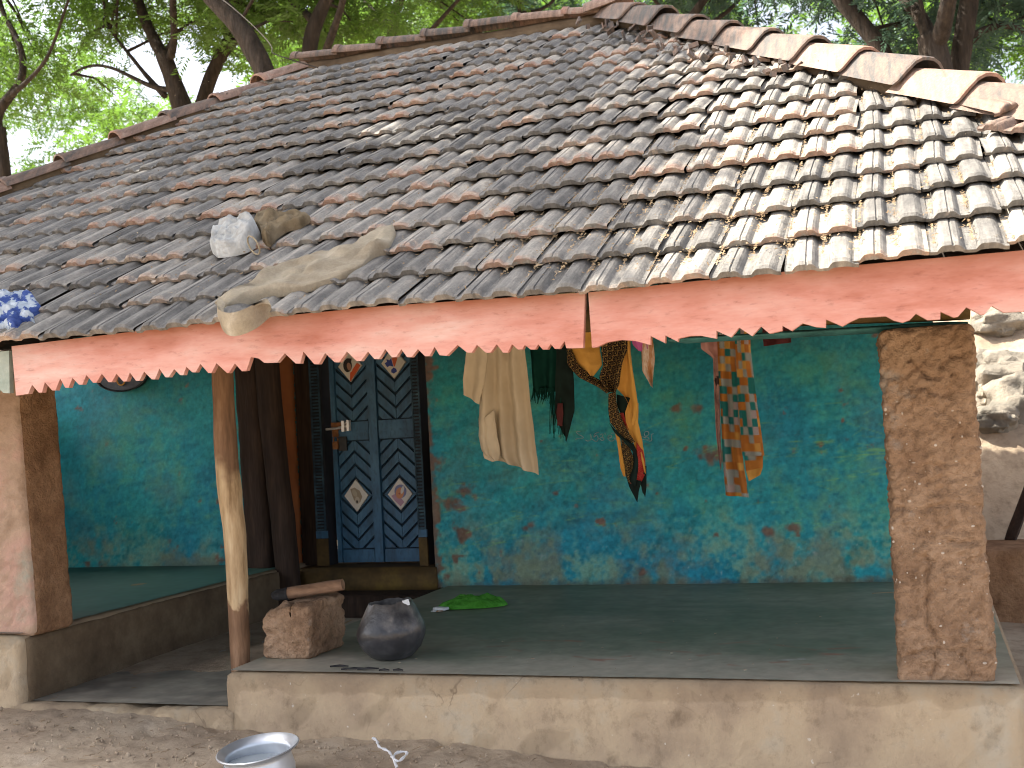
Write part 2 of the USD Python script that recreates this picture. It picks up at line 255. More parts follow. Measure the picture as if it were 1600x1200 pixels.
M['earth'] = mat('earth_ground', [(.2, (.22, .165, .115)), (.42, (.34, .265, .19)), (.6, (.43, .345, .25)), (.8, (.50, .42, .33))], scale=1.7, detail=10, rough=.97, bump=.6, bscale=30, bdist=.012, spec=.08, ramp2=[(.32, (.4, .37, .35)), (.52, (1, 1, 1))], s2=9, f2=.5)
M['rock'] = mat('rock_grey', [(.25, (.07, .07, .06)), (.5, (.17, .15, .12)), (.75, (.32, .28, .22))], scale=4, rough=.9, bump=.7, bscale=18, bdist=.03)
M['bark'] = mat('bark_dark', [(.3, (.016, .012, .009)), (.55, (.04, .03, .022)), (.75, (.075, .055, .04))], scale=5, stretch=(3, 3, .6), rough=.95, bump=.9, bscale=9, bdist=.05)
M['sack'] = mat('burlap', [(.3, (.21, .17, .12)), (.55, (.32, .275, .20)), (.75, (.41, .36, .275))], scale=6, rough=.95, bump=.5, bscale=130, bdist=.006, spec=.05, ramp2=GR, s2=90, f2=.35)
M['rag'] = mat('rag_brown', [(.3, (.10, .075, .045)), (.7, (.28, .22, .14))], scale=9, rough=.95, bump=.5, bscale=120, spec=.05)
M['plastic'] = mat('plastic_white', [(.3, (.55, .58, .58)), (.7, (.8, .82, .82))], scale=6, rough=.4, bump=.2, bscale=30)
M['bag'] = mat('bag_offwhite', [(.3, (.26, .26, .24)), (.7, (.52, .53, .51))], scale=10, rough=.6, bump=.6, bscale=45, bdist=.02)
M['string'] = mat('string_white', [(.3, (.6, .6, .6)), (.7, (.82, .82, .82))], scale=20, rough=.6)
M['rope'] = mat('rope_tan', [(.3, (.2, .16, .1)), (.7, (.36, .3, .2))], scale=40, rough=.9)
M['straw'] = mat('straw', [(.3, (.12, .08, .045)), (.5, (.27, .19, .11)), (.75, (.46, .37, .25))], scale=15, rough=.95, spec=.05)
M['chalk'] = mat('chalk', [(.3, (.10, .24, .26)), (.7, (.36, .44, .45))], scale=60, rough=1., spec=0.)
M['cream'] = mat('cloth_cream', [(.3, (.44, .36, .25)), (.7, (.60, .51, .37))], scale=3, rough=.95, bump=.25, bscale=60, bdist=.004, spec=.05)
M['green'] = mat('cloth_green', [(.3, (.05, .22, .02)), (.7, (.12, .42, .06))], scale=12, rough=.95, bump=.6, bscale=70, bdist=.01, spec=.05)
M['dgreen'] = mat('cloth_dark_green', [(.3, (.004, .03, .025)), (.7, (.010, .055, .042))], scale=8, rough=.95, spec=.05)
M['black'] = mat('cloth_black', [(.3, (.008, .012, .011)), (.7, (.016, .03, .026))], scale=8, rough=.95, spec=.05)
M['yellow'] = mat('cloth_yellow', [(.3, (.48, .24, .045)), (.7, (.62, .34, .085))], scale=5, rough=.9, spec=.1)
M['maroon'] = mat('cloth_maroon', [(.3, (.06, .015, .015)), (.7, (.11, .03, .03))], scale=8, rough=.95)
M['pinkcloth'] = mat('cloth_pink', [(.3, (.34, .16, .14)), (.7, (.5, .27, .24))], scale=10, rough=.95)
M['stripe'] = mat('cloth_striped', [(.3, (.10, .05, .05)), (.5, (.34, .2, .17)), (.6, (.36, .22, .19)), (.62, (.05, .03, .03))], scale=10, rough=.95)
M['silk'] = mat('cloth_silk', [(.32, (.30, .12, .03)), (.46, (.45, .24, .12)), (.58, (.6, .5, .42)), (.7, (.4, .2, .06))], scale=14, stretch=(3, 1, .6), rough=.5)
M['magenta'] = mat('cloth_magenta', [(.3, (.35, .05, .22)), (.7, (.5, .12, .32))], scale=10, rough=.8)
M['bluewhite'] = mat('cloth_blue_white', [(.36, (.02, .04, .17)), (.52, (.05, .09, .27)), (.55, (.36, .42, .48)), (.7, (.55, .60, .63))], scale=5., stretch=(2.6, .7, 3.2), rough=.9, bump=.6, bscale=25, bdist=.02)
def uvcloth(name, kind):
    if kind == 'border':      # black ground with gold scrollwork
        nd = {'uv': ('texture_coordinate', {}), 'm': ('mapping', {'scale': (1, 1, 1)}), 'v': ('magic_texture', {'scale': 2.3, 'distortion': 2.2, 'depth': 3}), 'bw': ('rgb_to_bw', {}), 'r': ('rgb_ramp', {'ramp': [(.0, (.014, .013, .012)), (.56, (.016, .013, .012)), (.60, (.46, .30, .085)), (.68, (.46, .30, .085)), (.72, (.03, .014, .012))]}), 'p': ('principled_bsdf', {'roughness': .9, 'specular_ior_level': .1})}
        lk = [('uv.UV', 'm.vector'), ('m.vector', 'v.vector'), ('v.color', 'bw.color'), ('bw.val', 'r.fac'), ('r.color', 'p.base_color')]
    elif kind == 'red':
        nd = {'uv': ('texture_coordinate', {}), 'v': ('magic_texture', {'scale': 7., 'distortion': 1.8, 'depth': 3}), 'bw': ('rgb_to_bw', {}), 'r': ('rgb_ramp', {'ramp': [(.0, (.22, .012, .012)), (.55, (.30, .02, .018)), (.62, (.5, .3, .2)), (.70, (.32, .02, .02))]}), 'p': ('principled_bsdf', {'roughness': .9, 'specular_ior_level': .1})}
        lk = [('uv.UV', 'v.vector'), ('v.color', 'bw.color'), ('bw.val', 'r.fac'), ('r.color', 'p.base_color')]
    else:                     # patchwork squares, some of them checked
        nd = {'uv': ('texture_coordinate', {}), 'fl': ('voronoi_texture', {'scale': 1., 'randomness': 0., 'metric': 'chebychev'}), 'wn': ('white_noise_texture', {'dimensions': '2D'}),
              'r': ('rgb_ramp', {'interpolate': False, 'ramp': [(0, (.30, .11, .025)), (.26, (.015, .12, .11)), (.42, (.46, .25, .06)), (.56, (.34, .135, .03)), (.74, (.27, .22, .21)), (.82, (.02, .13, .13)), (.92, (.40, .2, .045))]}),
              'ck': ('checker_texture', {'scale': 6., 'color1': (.012, .03, .03), 'color2': (.45, .46, .42)}), 'gt': ('math', {'math_type': 'greater_than', 'value2': .76}), 'sx': ('separate_color', {}),
              'n': ('noise_texture', {'scale': 9., 'detail': 3.}), 'r2': ('rgb_ramp', {'ramp': [(.35, (.7, .7, .7)), (.65, (1.1, 1.1, 1.1))]}),
              'mx': ('mix_color', {}), 'm2': ('mix_color', {'blend_type': 'multiply', 'fac': .8}), 'p': ('principled_bsdf', {'roughness': .9, 'specular_ior_level': .1})}
        lk = [('uv.UV', 'fl.vector'), ('fl.position', 'wn.vector'), ('wn.value', 'r.fac'), ('uv.UV', 'ck.vector'), ('wn.color', 'sx.color'), ('sx.g', 'gt.value1'), ('gt.value', 'mx.fac'), ('r.color', 'mx.a'), ('ck.color', 'mx.b'),
              ('uv.UV', 'n.vector'), ('n.fac', 'r2.fac'), ('mx.result', 'm2.a'), ('r2.color', 'm2.b'), ('m2.result', 'p.base_color')]
    return usdkit.material(stage, f'/World/Looks/{name}', nd, lk, surface='p.BSDF')
M['border'] = uvcloth('cloth_border', 'border'); M['redprint'] = uvcloth('cloth_red_print', 'red'); M['patch'] = uvcloth('cloth_patchwork', 'patch')
def leafmat(name, ramp, tl=.45):
    nd = {'g': ('geometry', {}), 'r': ('rgb_ramp', {'ramp': ramp}), 'd': ('principled_bsdf', {'roughness': .55, 'specular_ior_level': .3}), 't': ('translucent_bsdf', {}), 'hs': ('hsv', {'value': 1.5, 'saturation': 1.1}), 'mx': ('mix_closure', {'fac': tl})}
    lk = [('g.random_per_island', 'r.fac'), ('r.color', 'd.base_color'), ('r.color', 'hs.color'), ('hs.color', 't.color'), ('d.BSDF', 'mx.closure1'), ('t.BSDF', 'mx.closure2')]
    return usdkit.material(stage, f'/World/Looks/{name}', nd, lk, surface='mx.closure')
M['leaf'] = leafmat('leaf_yellow_green', [(0, (.08, .14, .03)), (.5, (.15, .22, .06)), (1, (.28, .32, .12))], .58)
M['leafd'] = leafmat('leaf_blue_green', [(0, (.055, .095, .065)), (.6, (.10, .155, .095)), (1, (.17, .22, .12))], .58)
M['hill'] = mat('hill_green', [(.3, (.05, .08, .02)), (.5, (.10, .15, .04)), (.7, (.2, .2, .09))], scale=.5, detail=8, rough=1., bump=.5, bscale=2, bdist=.3)

# ------------------------------------------------------------------ ground
GX = np.array([-8, -4.5, -4.34, -3.72, -3.19, -2.84, -2.05, -1.6, -1.32, 0, 1.2, 4]); GZ = np.array([.29, .265, .255, .245, .20, .175, .165, .12, .095, 0., -.08, -.15])
def sstep(x): x = np.clip(x, 0, 1); return x*x*(3-2*x)
def ground_z(X, Y):
    near = np.interp(X, GX, GZ)-.045*np.clip(4.86-Y, -1, 3)
    far = np.clip(np.hypot(X+2, Y-5)-14, 0, None)*.012
    side = sstep((X+1.2)/1.4); bank = 1.3*sstep((Y-10.3)/.8)*side + 2.3*sstep((Y-10.9)/4.5)*side
    hill = 13*sstep((Y-26)/30)*sstep((-X+12)/20)
    return near+bank+hill+far*0
xs = np.unique(np.r_[-400, -150, -80, np.arange(-50, -8, 2.), np.arange(-8, -5, .25), np.arange(-5, .6, .022), np.arange(.6, 2.2, .05), np.arange(2.2, 8, .5), np.arange(8, 40, 3), 80, 150, 400])
ys = np.unique(np.r_[-400, -150, -60, np.arange(-30, 0, 3.), np.arange(0, 4, .4), np.arange(4.0, 5.05, .02), np.arange(5.05, 9, .4), np.arange(9, 14, .06), np.arange(14, 20, .5), np.arange(20, 62, 2.), 90, 150, 400])
X, Y = np.meshgrid(xs, ys, indexing='ij'); Z = ground_z(X, Y); P = np.stack([X, Y, Z], -1).reshape(-1, 3)
close = np.exp(-np.hypot((P[:, 0]+2)/5, (P[:, 1]-4)/5)**2)
n1 = fb(np.c_[P[:, :2], 0*P[:, 0]], 2.2, 3, 5); n2 = fb(np.c_[P[:, :2], 0*P[:, 0]], 11, 4, 3)
rid = np.abs(n2)
n3 = fb(np.c_[P[:, :2], 0*P[:, 0]], 5.3, 8, 4); P[:, 2] += close*(.05*n1+.035*n3-.05*np.clip(n3-.12, 0, None)*3+.008*n2)
bk = sstep((P[:, 1]-10.2)/1)*sstep((P[:, 0]+1.4)/1)*(P[:, 1] < 14)
P[:, 2] += bk*(.35*fb(P, 1.6, 9)+.08*n2)
xs_g, ys_g, Z_g = xs, ys, P[:, 2].reshape(len(xs), len(ys)).copy()
put(ROOT, 'ground', (P, grid_faces(len(xs), len(ys))[:, ::-1]), M['earth'], smooth=True, kind='structure', label='bare sandy mud yard in front of and behind the house')

# ------------------------------------------------------------------ house
house = thing('mud_house', 'low mud house with teal walls, pink toothed eave boards and a grey tiled hip roof', 'house', (-2, 4.9, 0))
XL, XR, XLL, ZM = -3.20, .314, -4.39, .285

# --- front wall with its worn paint (pigment map on a fine grid)
def wall_paint(P, seed, leftedge=None):
    x, y, z = P.T; q = np.c_[x, z, 0*x]
    a = fb(q, 1.6, seed, 5); b = fb(q, 5.5, seed+3, 4); c = fb(q, 17, seed+5, 3); c2 = fb(q, 46, seed+6, 2); br = fb(np.c_[x*3+z*5, z*26-x*4, 0*x], 1, seed+7, 3); big = fb(q, .8, seed+8, 3); st = fb(np.c_[x*7, z*.9, 0*x], 1, seed+9, 4)
    blue, teal, green, dark = np.array([.016, .24, .335]), np.array([.026, .34, .345]), np.array([.07, .36, .25]), np.array([.010, .13, .135])
    t = np.clip(.5+1.9*a+.9*b, 0, 1)[:, None]; col = blue*(1-t)+teal*t; col = col*(1+.55*c2+.45*br)[:, None]
    t = np.clip(.04+2.1*fb(q, 2.8, seed+11, 6)+1.4*c+.8*st+.8*c2+.5*br, 0, 1)[:, None]*.8; col = col*(1-t)+green*t
    low = sstep((1.05-z+.5*a)/.55)                                # worn, greener and paler near the floor
    t = np.clip(low*(.30+2.2*b+1.7*c+1.3*c2), 0, .85)[:, None]; col = col*(1-t)+np.array([.20, .40, .29])*t
    t = np.clip((low*.9+.16)*(fb(q, 3.3, seed+14, 6)*3.2+.12+1.2*c), 0, .65)[:, None]; col = col*(1-t)+np.array([.22, .22, .13])*t
    height_shade = sstep((z-1.5+.8*big)/.8)*.55; col = col*(1-height_shade[:, None])+dark*.9*height_shade[:, None]   # shade under the roof painted in, darker upwards
    peel = np.clip((fb(q, 9, seed+20, 4)+.4*c-.27-.05*sstep((z-.9)/.5)+.045*low)*14, 0, 1)
    spots = [(-1.30, 1.295, .055), (-1.22, 1.285, .05), (-1.36, 1.3, .04), (-.42, 1.36, .022), (-.96, .79, .035), (-.80, .81, .03), (-3.06, .83, .06), (-3.1, 1.02, .05), (-2.35, 1.08, .025), (-2.58, .86, .04), (-3.0, 1.12, .05), (-1.5, 1.62, .03), (-1.35, 1.6, .03)]
    for sx, sz, r in spots: peel = np.maximum(peel, np.clip(1.5-np.hypot((x-sx), (z-sz)*1.3)/r*1.0+3*c, 0, 1))
    if leftedge is not None: peel = np.maximum(peel, np.clip(1.3-(x-leftedge)/.045+4*c+2*b, 0, 1))
    red = np.array([.155, .075, .05])*(1+1.2*c)[:, None]; col = col*(1-.85*peel[:, None])+red*.85*peel[:, None]
    base = sstep((.52-z+.06*c)/.06)*.6; col = col*(1-base[:, None])+np.array([.11, .09, .065])*base[:, None]
    chip = np.clip((fb(q, 42, seed+30, 2)-.30)*12, 0, 1)*np.clip(.15+low, 0, 1)*.35; col = col*(1-chip[:, None])+np.array([.42, .47, .42])*chip[:, None]
    for k in range(90):                                          # scratches
        sx, sz, L, an = scr.uniform(-3, -.1), scr.uniform(.7, 1.6), scr.uniform(.08, .5), scr.normal(0, .18)
        if k < 24: sx, sz = scr.uniform(-.75, -.05), scr.uniform(1.22, 1.42)
        u = (x-sx)*math.cos(an)+(z-sz)*math.sin(an); v = -(x-sx)*math.sin(an)+(z-sz)*math.cos(an)
        w = np.clip(1-np.abs(v+.02*(u/L)**2)/.006, 0, 1)*(np.abs(u) < L/2)*np.clip(.5+3*c, 0, 1)*.55
        col = col*(1-w[:, None])+np.array([.16, .42, .16])*w[:, None]
    return np.clip(col, 0, 1)
scr = np.random.default_rng(3)
def wall_panel(x0, x1, z0, z1, y, seed, step=.0085, leftedge=None):
    xs = np.arange(x0, x1+step/2, step); zs = np.arange(z0, z1+step/2, step); X, Zz = np.meshgrid(xs, zs, indexing='ij')
    P = np.stack([X, 0*X+y, Zz], -1).reshape(-1, 3); q = np.c_[P[:, 0], P[:, 2], 0*P[:, 0]]
    col = wall_paint(P, seed, leftedge)
    P[:, 1] += .035*fb(q, 1.3, seed, 3)+.010*fb(q, 8, seed+1, 3)
    return (P, grid_faces(len(xs), len(zs))), col
DXL, DXR = -4.44, -3.27     # wall opening of the doorway
m, col = wall_panel(DXR, .12, ZP-.01, 2.5, WALL, 11, leftedge=DXR); w0 = put(house, 'wall', m, M['wall'], smooth=True, var={'paint': col}, label='teal painted wall right of the door with peeling spots and clothes hung before it')
m, col = wall_panel(-6.95, DXL, ZL-.01, 2.5, WALL, 57, step=.016); w1 = m[0][:, 2] = np.minimum(m[0][:, 2], 2.12+np.maximum(0, m[0][:, 0]+6.6)); put(house, 'wall', m, M['wall'], smooth=True, var={'paint': col}, label='teal painted wall left of the door')
m, c2 = wall_panel(.0, .30, ZP, 2.5, 0, 77, step=.05); v, f = vf(m); v = np.c_[.12+v[:, 1], WALL+v[:, 0], v[:, 2]]; put(house, 'wall_end', (v, f), M['wall'], smooth=True, var={'paint': c2})
put(house, 'wall_core', merge([bx((DXR+.03, WALL+.05, -.2), (.10, WALL+.33, 2.75)), bx((-6.45, WALL+.05, -.2), (DXL-.03, WALL+.33, 2.75)), bx((DXL-.03, WALL+.06, 2.38), (DXR+.03, WALL+.33, 2.75)), bx((-6.45, WALL+.33, -.2), (-6.15, 10.5, 2.1)), bx((-.2, WALL+.33, -.4), (.1, 10.5, 2.1)), bx((-6.45, 10.5, -.2), (.1, 10.7, 2.1)), bx((-6.95, 5.2, .5), (-6.8, WALL, 2.0))]), M['mud'], kind='stuff', label='plain mud back of the walls, with an unseen left end wall added to block sun')  # last box: unseen end wall added to keep sun off the left porch
# painted jamb of the doorway, seen edge on
jz = np.linspace(.5, 2.4, 60); jv = []
for k, zz in enumerate(jz):
    e = .012*fb(np.array([[zz*6, 0, 0]]), 1, 5)[0]
    jv += [[DXL+.002, WALL-.01, zz], [DXL+.012+e, WALL+.10, zz], [DXL+.014+e, WALL+.19+.02*math.sin(zz*60), zz], [DXL-.03, WALL+.23, zz]]
put(house, 'door_jamb', (np.array(jv), grid_faces(60, 4)[:, ::-1]), M['orange'], smooth=True, label='orange painted side of the doorway')
tj = []
for k in range(46):
    zz = .92+k*.031; tj.append(bx((DXL+.012, WALL+.175+.006*(k % 3), zz), (DXL+.032, WALL+.225, zz+.022)))
tj.append(bx((DXL+.005, WALL+.19, .5), (DXL+.022, WALL+.235, .93))); tj.append(bx((DXL+.006, WALL+.2, .93), (DXL+.016, WALL+.24, 2.36)))
put(house, 'carved_edge', merge(tj), M['tealwood'], label='notched teal moulding along the orange jamb')

# --- plinths, floors, steps
def bulge(V, seed, amp=.02):
    return V+np.c_[amp*fb(V, 1.1, seed), amp*fb(V, 1.1, seed+1), .5*amp*fb(V, .9, seed+2)]
put(house, 'plinth', rbox((XL, PL, -.5), (XR+.02, 10.8, ZP-.006), .03, .05, .006, 8, 2, lambda V: np.where(V[:, 1:2] < PL+.3, bulge(V, 3)*[1, 1, 1], V)), M['plaster'], smooth=True, label='right plinth with rubbed tan plaster face')
put(house, 'plinth_shade_side', rbox((XLL-.06, PL+.035, ZM-.05), (XLL+.012, 7.55, ZL-.02), .02, .04, .01, 9, 15, lambda V: bulge(V, 8, .03)), M['mudshade_mortar'], smooth=True, label='passage side of the left plinth, its shade painted as darker mud')  # skin that carries the shade of this side in its darker colour
put(house, 'plinth', rbox((-7.0, PL, -.4), (XLL, 10.8, ZL-.006), .035, .05, .008, 8, 5, lambda V: bulge(V, 8, .03)), M['plaster'], smooth=True, label='higher left plinth')
def floor_patch(x0, x1, y0, y1, z, seed, step=.016, kind='right'):
    xs = np.arange(x0, x1+step/2, step); ys = np.arange(y0, y1+step/2, step); X, Yy = np.meshgrid(xs, ys, indexing='ij')
    P = np.stack([X, Yy, 0*X+z], -1).reshape(-1, 3); x, y = P[:, 0], P[:, 1]; q = np.c_[x, y*1.6, 0*x]
    a = fb(q, 1.8, seed, 5); b = fb(q, 7, seed+2, 4)
    if kind == 'right': c0, c1, c2 = np.array([.165, .195, .135]), np.array([.28, .28, .21]), np.array([.45, .40, .32])
    elif kind == 'left': c0, c1, c2 = np.array([.04, .12, .095]), np.array([.06, .14, .11]), np.array([.14, .13, .10])
    else: c0, c1, c2 = np.array([.20, .18, .15]), np.array([.28, .25, .20]), np.array([.38, .34, .27])
    t = np.clip(.45+2*a+b, 0, 1)[:, None]; col = c0*(1-t)+c1*t
    tread = sstep((y0+.75-y+.6*a)/.75)[:, None]*.75 if kind != 'mid' else np.clip(.2+2*b, 0, 1)[:, None]; col = col*(1-tread)+c2*tread
    if kind == 'right':
        mk = np.random.default_rng(12)
        for k in range(26):                                      # worn reddish floor drawing
            sx, sy, L, an = mk.uniform(-2.2, -.2), mk.uniform(5.15, 5.75), mk.uniform(.06, .26), mk.uniform(-.7, .7)
            u = (x-sx)*math.cos(an)+(y-sy)*math.sin(an); v = -(x-sx)*math.sin(an)+(y-sy)*math.cos(an)
            w = np.clip(1.3-np.abs(v)/.016, 0, 1)*(np.abs(u) < L/2)*np.clip(.45+3*b, 0, 1)*.65; col = col*(1-w[:, None])+np.array([.34, .12, .075])*w[:, None]
        for sx, sy, r in ((-.6, 5.32, .03), (-.55, 5.34, .02), (-2.3, 5.1, .012)):
            w = np.clip(1.2-np.hypot(x-sx, (y-sy)*2)/r+2*b, 0, 1)*.7; col = col*(1-w[:, None])+np.array([.5, .5, .47])*w[:, None]
    P[:, 2] += .006*fb(q, 3, seed+4)
    return (P, grid_faces(len(xs), len(ys))[:, ::-1]), np.clip(col, 0, 1)
m, col = floor_patch(XL+.02, XR, PL+.02, WALL+.02, ZP+.002, 21); put(house, 'porch_floor', m, M['floor'], smooth=True, var={'paint': col}, label='dark greenish cement floor of the right porch with faded red drawing')
m, col = floor_patch(-6.6, XLL-.03, PL+.02, WALL+.02, ZL+.002, 31, .03, 'left'); put(house, 'porch_floor', m, M['floor'], smooth=True, var={'paint': col}, label='dark green floor of the left porch')

m, col = floor_patch(XLL-.02, XL+.02, PL+.05, 7.5, ZM+.002, 41, .02, 'mid'); put(house, 'passage_floor', m, M['floor'], smooth=True, var={'paint': col}, label='low grey cement passage to the door')
def crumble(V):
    e = (V[:, 1] < PL+.2)*1.0; k = fb(np.c_[V[:, 0]*7, V[:, 2]*9, 0*V[:, 0]], 1, 4, 4)
    V = V.copy(); V[:, 1] += e*.07*k; V[:, 2] -= e*np.clip(k-.1, 0, 1)*.12*(V[:, 2] > ZM-.08)*(V[:, 0] > -4.1)
    return V
put(house, 'passage_edge', rbox((XLL-.1, PL-.01, -.2), (XL+.05, 7.55, ZM-.004), .025, .03, .01, 14, 6, crumble), M['plaster'], smooth=True, label='crumbling front lip of the passage floor')
put(house, 'door_step', rbox((-4.42, 7.42, .2), (-3.12, WALL+.3, .44), .02, .06, .004, 6, 9), M['floor'] if False else M['darkwood'], smooth=True, label='worn step below the threshold')
put(house, 'threshold', rbox((-4.36, WALL-.03, .435), (-3.255, WALL+.3, .60), .012, .08, .003, 6, 10), M['ochre'], smooth=True, label='brown and ochre timber threshold')

# --- mud pillars, timber post, dark timbers, beams
def pillar_fn(x0, x1, y0, y1, z0, z1, seed, erode):
    cx, cy = (x0+x1)/2, (y0+y1)/2
    def fn(V):
        k = np.clip((V[:, 2]-z0)/(z1-z0), 0, 1); s = 1-.04*np.sin(k*3)*erode
        V = V.copy(); V[:, 0] = cx+(V[:, 0]-cx)*s; V[:, 1] = cy+(V[:, 1]-cy)*s
        d = np.c_[V[:, 0]-cx, V[:, 1]-cy]; d /= np.linalg.norm(d, axis=1, keepdims=True)+1e-6
        rr = np.abs(fb(V*[1, 1, 1.3], 4.2, seed, 4)); crack = -.022*np.clip(.035-rr, 0, 1)/.035*(fb(V, 1.5, seed+3) > -.02)
        lump = np.abs(fb(V*[1, 1, 1.2], 8.5, seed+6, 3)); low = 1-.6*k; dis = erode*(.024*fb(V, 3.2, seed+1, 3)+.024*fb(V, 15, seed+2, 3)+.024*fb(V, 42, seed+8, 2)+low*(.05*lump-.01)+.7*crack)
        V[:, :2] += d*dis[:, None]; return V
    return fn
CRACKS = [[(1447, 868), (1455, 885), (1447, 905), (1452, 925), (1446, 945), (1450, 975), (1465, 1000)], [(1402, 1030), (1430, 1022), (1460, 1015), (1490, 1021), (1510, 1012), (1546, 1020)], [(1460, 1018), (1463, 1040), (1455, 1056)], [(1500, 1018), (1510, 1035), (1521, 1054)], [(1403, 795), (1440, 797), (1480, 786), (1530, 792)], [(1470, 840), (1500, 850), (1530, 846)], [(1420, 560), (1450, 590), (1490, 585)]]
def crack_fn(V):
    V = V.copy(); fr_ = V[:, 1] < PL+.13; q = V[:, [0, 2]]+.012*np.c_[fb(V, 14, 2), fb(V, 14, 3)]; d = np.full(len(V), 9.)
    for c in CRACKS:
        p = resample(np.array([atY(x, y, PL+.05)[[0, 2]] for x, y in c]), 60); d = np.minimum(d, np.linalg.norm(q[:, None]-p[None], axis=2).min(1))
    V[:, 1] += fr_*(.019*np.clip(1-d/.010, 0, 1)-.003*np.clip(1-np.abs(d-.026)/.02, 0, 1)); return V
def pebbles(lo, hi, ax, n, seed, rmin=.004, rmax=.012):
    r = np.random.default_rng(seed); ms = []
    for k in range(n):
        p = lo+(hi-lo)*r.random(3); m = trimesh.creation.icosphere(1, 1.); s = r.uniform(rmin, rmax)*np.array([1, 1, 1]); v = np.array(m.vertices)*s*r.uniform(.6, 1.2, 3)
        ms.append((v+p, np.array(m.faces)))
    return merge(ms)
a, b = atY(1400, 1055, PL+.05), atY(1552, 1050, PL+.05)
PX0, PX1, PY0, PY1, PZ1 = -.135, .232, PL+.05, PL+.40, 1.862
pm = rbox((PX0, PY0, ZP-.02), (PX1, PY1, PZ1), .03, .0095, .004, 20, 30, lambda V: crack_fn(pillar_fn(PX0, PX1, PY0, PY1, ZP, PZ1, 33, 1.0)(V)))
pil = put(house, 'mud_pillar', pm, M['mudp'], smooth=True, label='rough eroded mud pillar at the right corner of the porch')
rp = np.random.default_rng(8); ms = []
fv = pm[0]; cand = np.where((fv[:, 1] < PY0+.05) & (fv[:, 2] > ZP+.05) & (fv[:, 2] < PZ1-.25))[0]
for i in rp.choice(cand, 70, replace=False):
    m = trimesh.creation.icosphere(1, 1.); ms.append((np.array(m.vertices)*rp.uniform(.002, .006)*rp.uniform(.6, 1.6, 3)+fv[i]+[0, .002, 0], np.array(m.faces)))
put(pil, 'pebble', merge(ms), M['pebble'], kind='stuff', label='pale grit stuck in the mud')
LX1 = -4.335
lp = rbox((-5.2, PL+.05, ZL-.02), (LX1, PL+.36, 1.95), .035, .02, .004, 20, 40, pillar_fn(-5.2, LX1, PL+.05, PL+.36, ZL, 1.9, 45, .38))
def lean(V): V = np.array(V); k = np.clip((V[:, 2]-ZL)/1.3, 0, 1); V[:, 0] -= .06*k**1.3*(V[:, 0] > -4.6); return V
lpv = lean(lp[0]); put(house, 'mud_pillar', (lpv, lp[1]), M['mud'], smooth=True, label='broad mud pillar at the left with pink and pale green old paint on its front')
sk = (lp[1][np.all(lp[0][lp[1]][:, :, 1] < PL+.075, axis=1)]); ids, inv = np.unique(sk, return_inverse=True); inv = inv.reshape(-1, 3)
put(house, 'pillar_face', (lpv[ids]+[0, -.004, 0], inv), M['mudface'], smooth=True, label='faded paint on the front of the left pillar')
# timber post
pp = [atY(378, 1060, 5.18), atY(372, 930, 5.18), atY(366, 830, 5.18), atY(355, 730, 5.18), atY(350, 640, 5.18), atY(347, 560, 5.18)]
top = pp[-1]+(pp[-1]-pp[-2])*1.6; base = pp[0].copy(); base[2] = ZM-.03
pts = smoothline([base]+pp[1:]+[top], 40); rad = np.interp(np.linspace(0, 1, 40), [0, .3, .5, .7, 1], [.046, .054, .060, .054, .05])
put(house, 'wooden_post', tube(pts, rad, 18, rough=.10, seed=3), M['post'], smooth=True, label='crooked timber post with a paler stretch in the middle')
# two dark timbers beside the doorway
def timber(pxs, Y, wx, wy, seed):
    c = [atY(x, y, Y) for x, y in pxs]; c = smoothline(c, 30); V = []; g = np.linspace(0, 2*math.pi, 17)[:-1]
    for k, p in enumerate(c):
        e = np.sign(np.cos(g))*np.abs(np.cos(g))**.6, np.sign(np.sin(g))*np.abs(np.sin(g))**.6
        V.append(np.c_[p[0]+e[0]*wx*(1+.15*k/30*0), p[1]+e[1]*wy, np.full(16, p[2])])
    V = np.vstack(V); V[:, :2] += .02*np.c_[fb(V, 5, seed), fb(V, 5, seed+1)]
    F = [[i*16+k, i*16+(k+1) % 16, (i+1)*16+(k+1) % 16, (i+1)*16+k] for i in range(29) for k in range(16)]
    return V, np.array(F)
put(house, 'dark_timber', timber([(412, 950), (404, 800), (394, 650), (386, 520)], 7.55, .105, .07, 3), M['darkwood'], smooth=True, label='dark weathered timber standing left of the doorway')
put(house, 'dark_timber', timber([(454, 935), (440, 800), (424, 650), (415, 520)], 7.52, .085, .06, 9), M['darkwood'], smooth=True, label='dark weathered timber nearest the orange jamb')
def beam(p0, p1, w, h, step=.08, seed=1):
    p0, p1 = np.array(p0, float), np.array(p1, float); L = np.linalg.norm(p1-p0)
    V, F = rbox((0, -w/2, -h/2), (L, w/2, h/2), .015, step, .004, 6, seed); d = (p1-p0)/L
    s = np.cross([0, 0, 1], d); s /= np.linalg.norm(s); u = np.cross(d, s); return p0+V[:, :1]*d+V[:, 1:2]*s+V[:, 2:]*u, F
put(house, 'beam', beam((-5.6, PL+.2, 2.045), (-1.6, PL+.2, 2.03), .13, .13), M['ochre'], smooth=True, label='timber beam over the left half of the porch')
put(house, 'beam', beam((-1.6, PL+.2, 2.03), (.235, PL+.2, 1.945), .14, .13, seed=4), M['ochre'], smooth=True, label='olive painted timber beam resting on the right pillar')
put(house, 'beam_trim', beam((-1.0, PL+.19, 1.893), (.22, PL+.19, 1.868), .10, .02, seed=5), M['tealwood'], smooth=True)

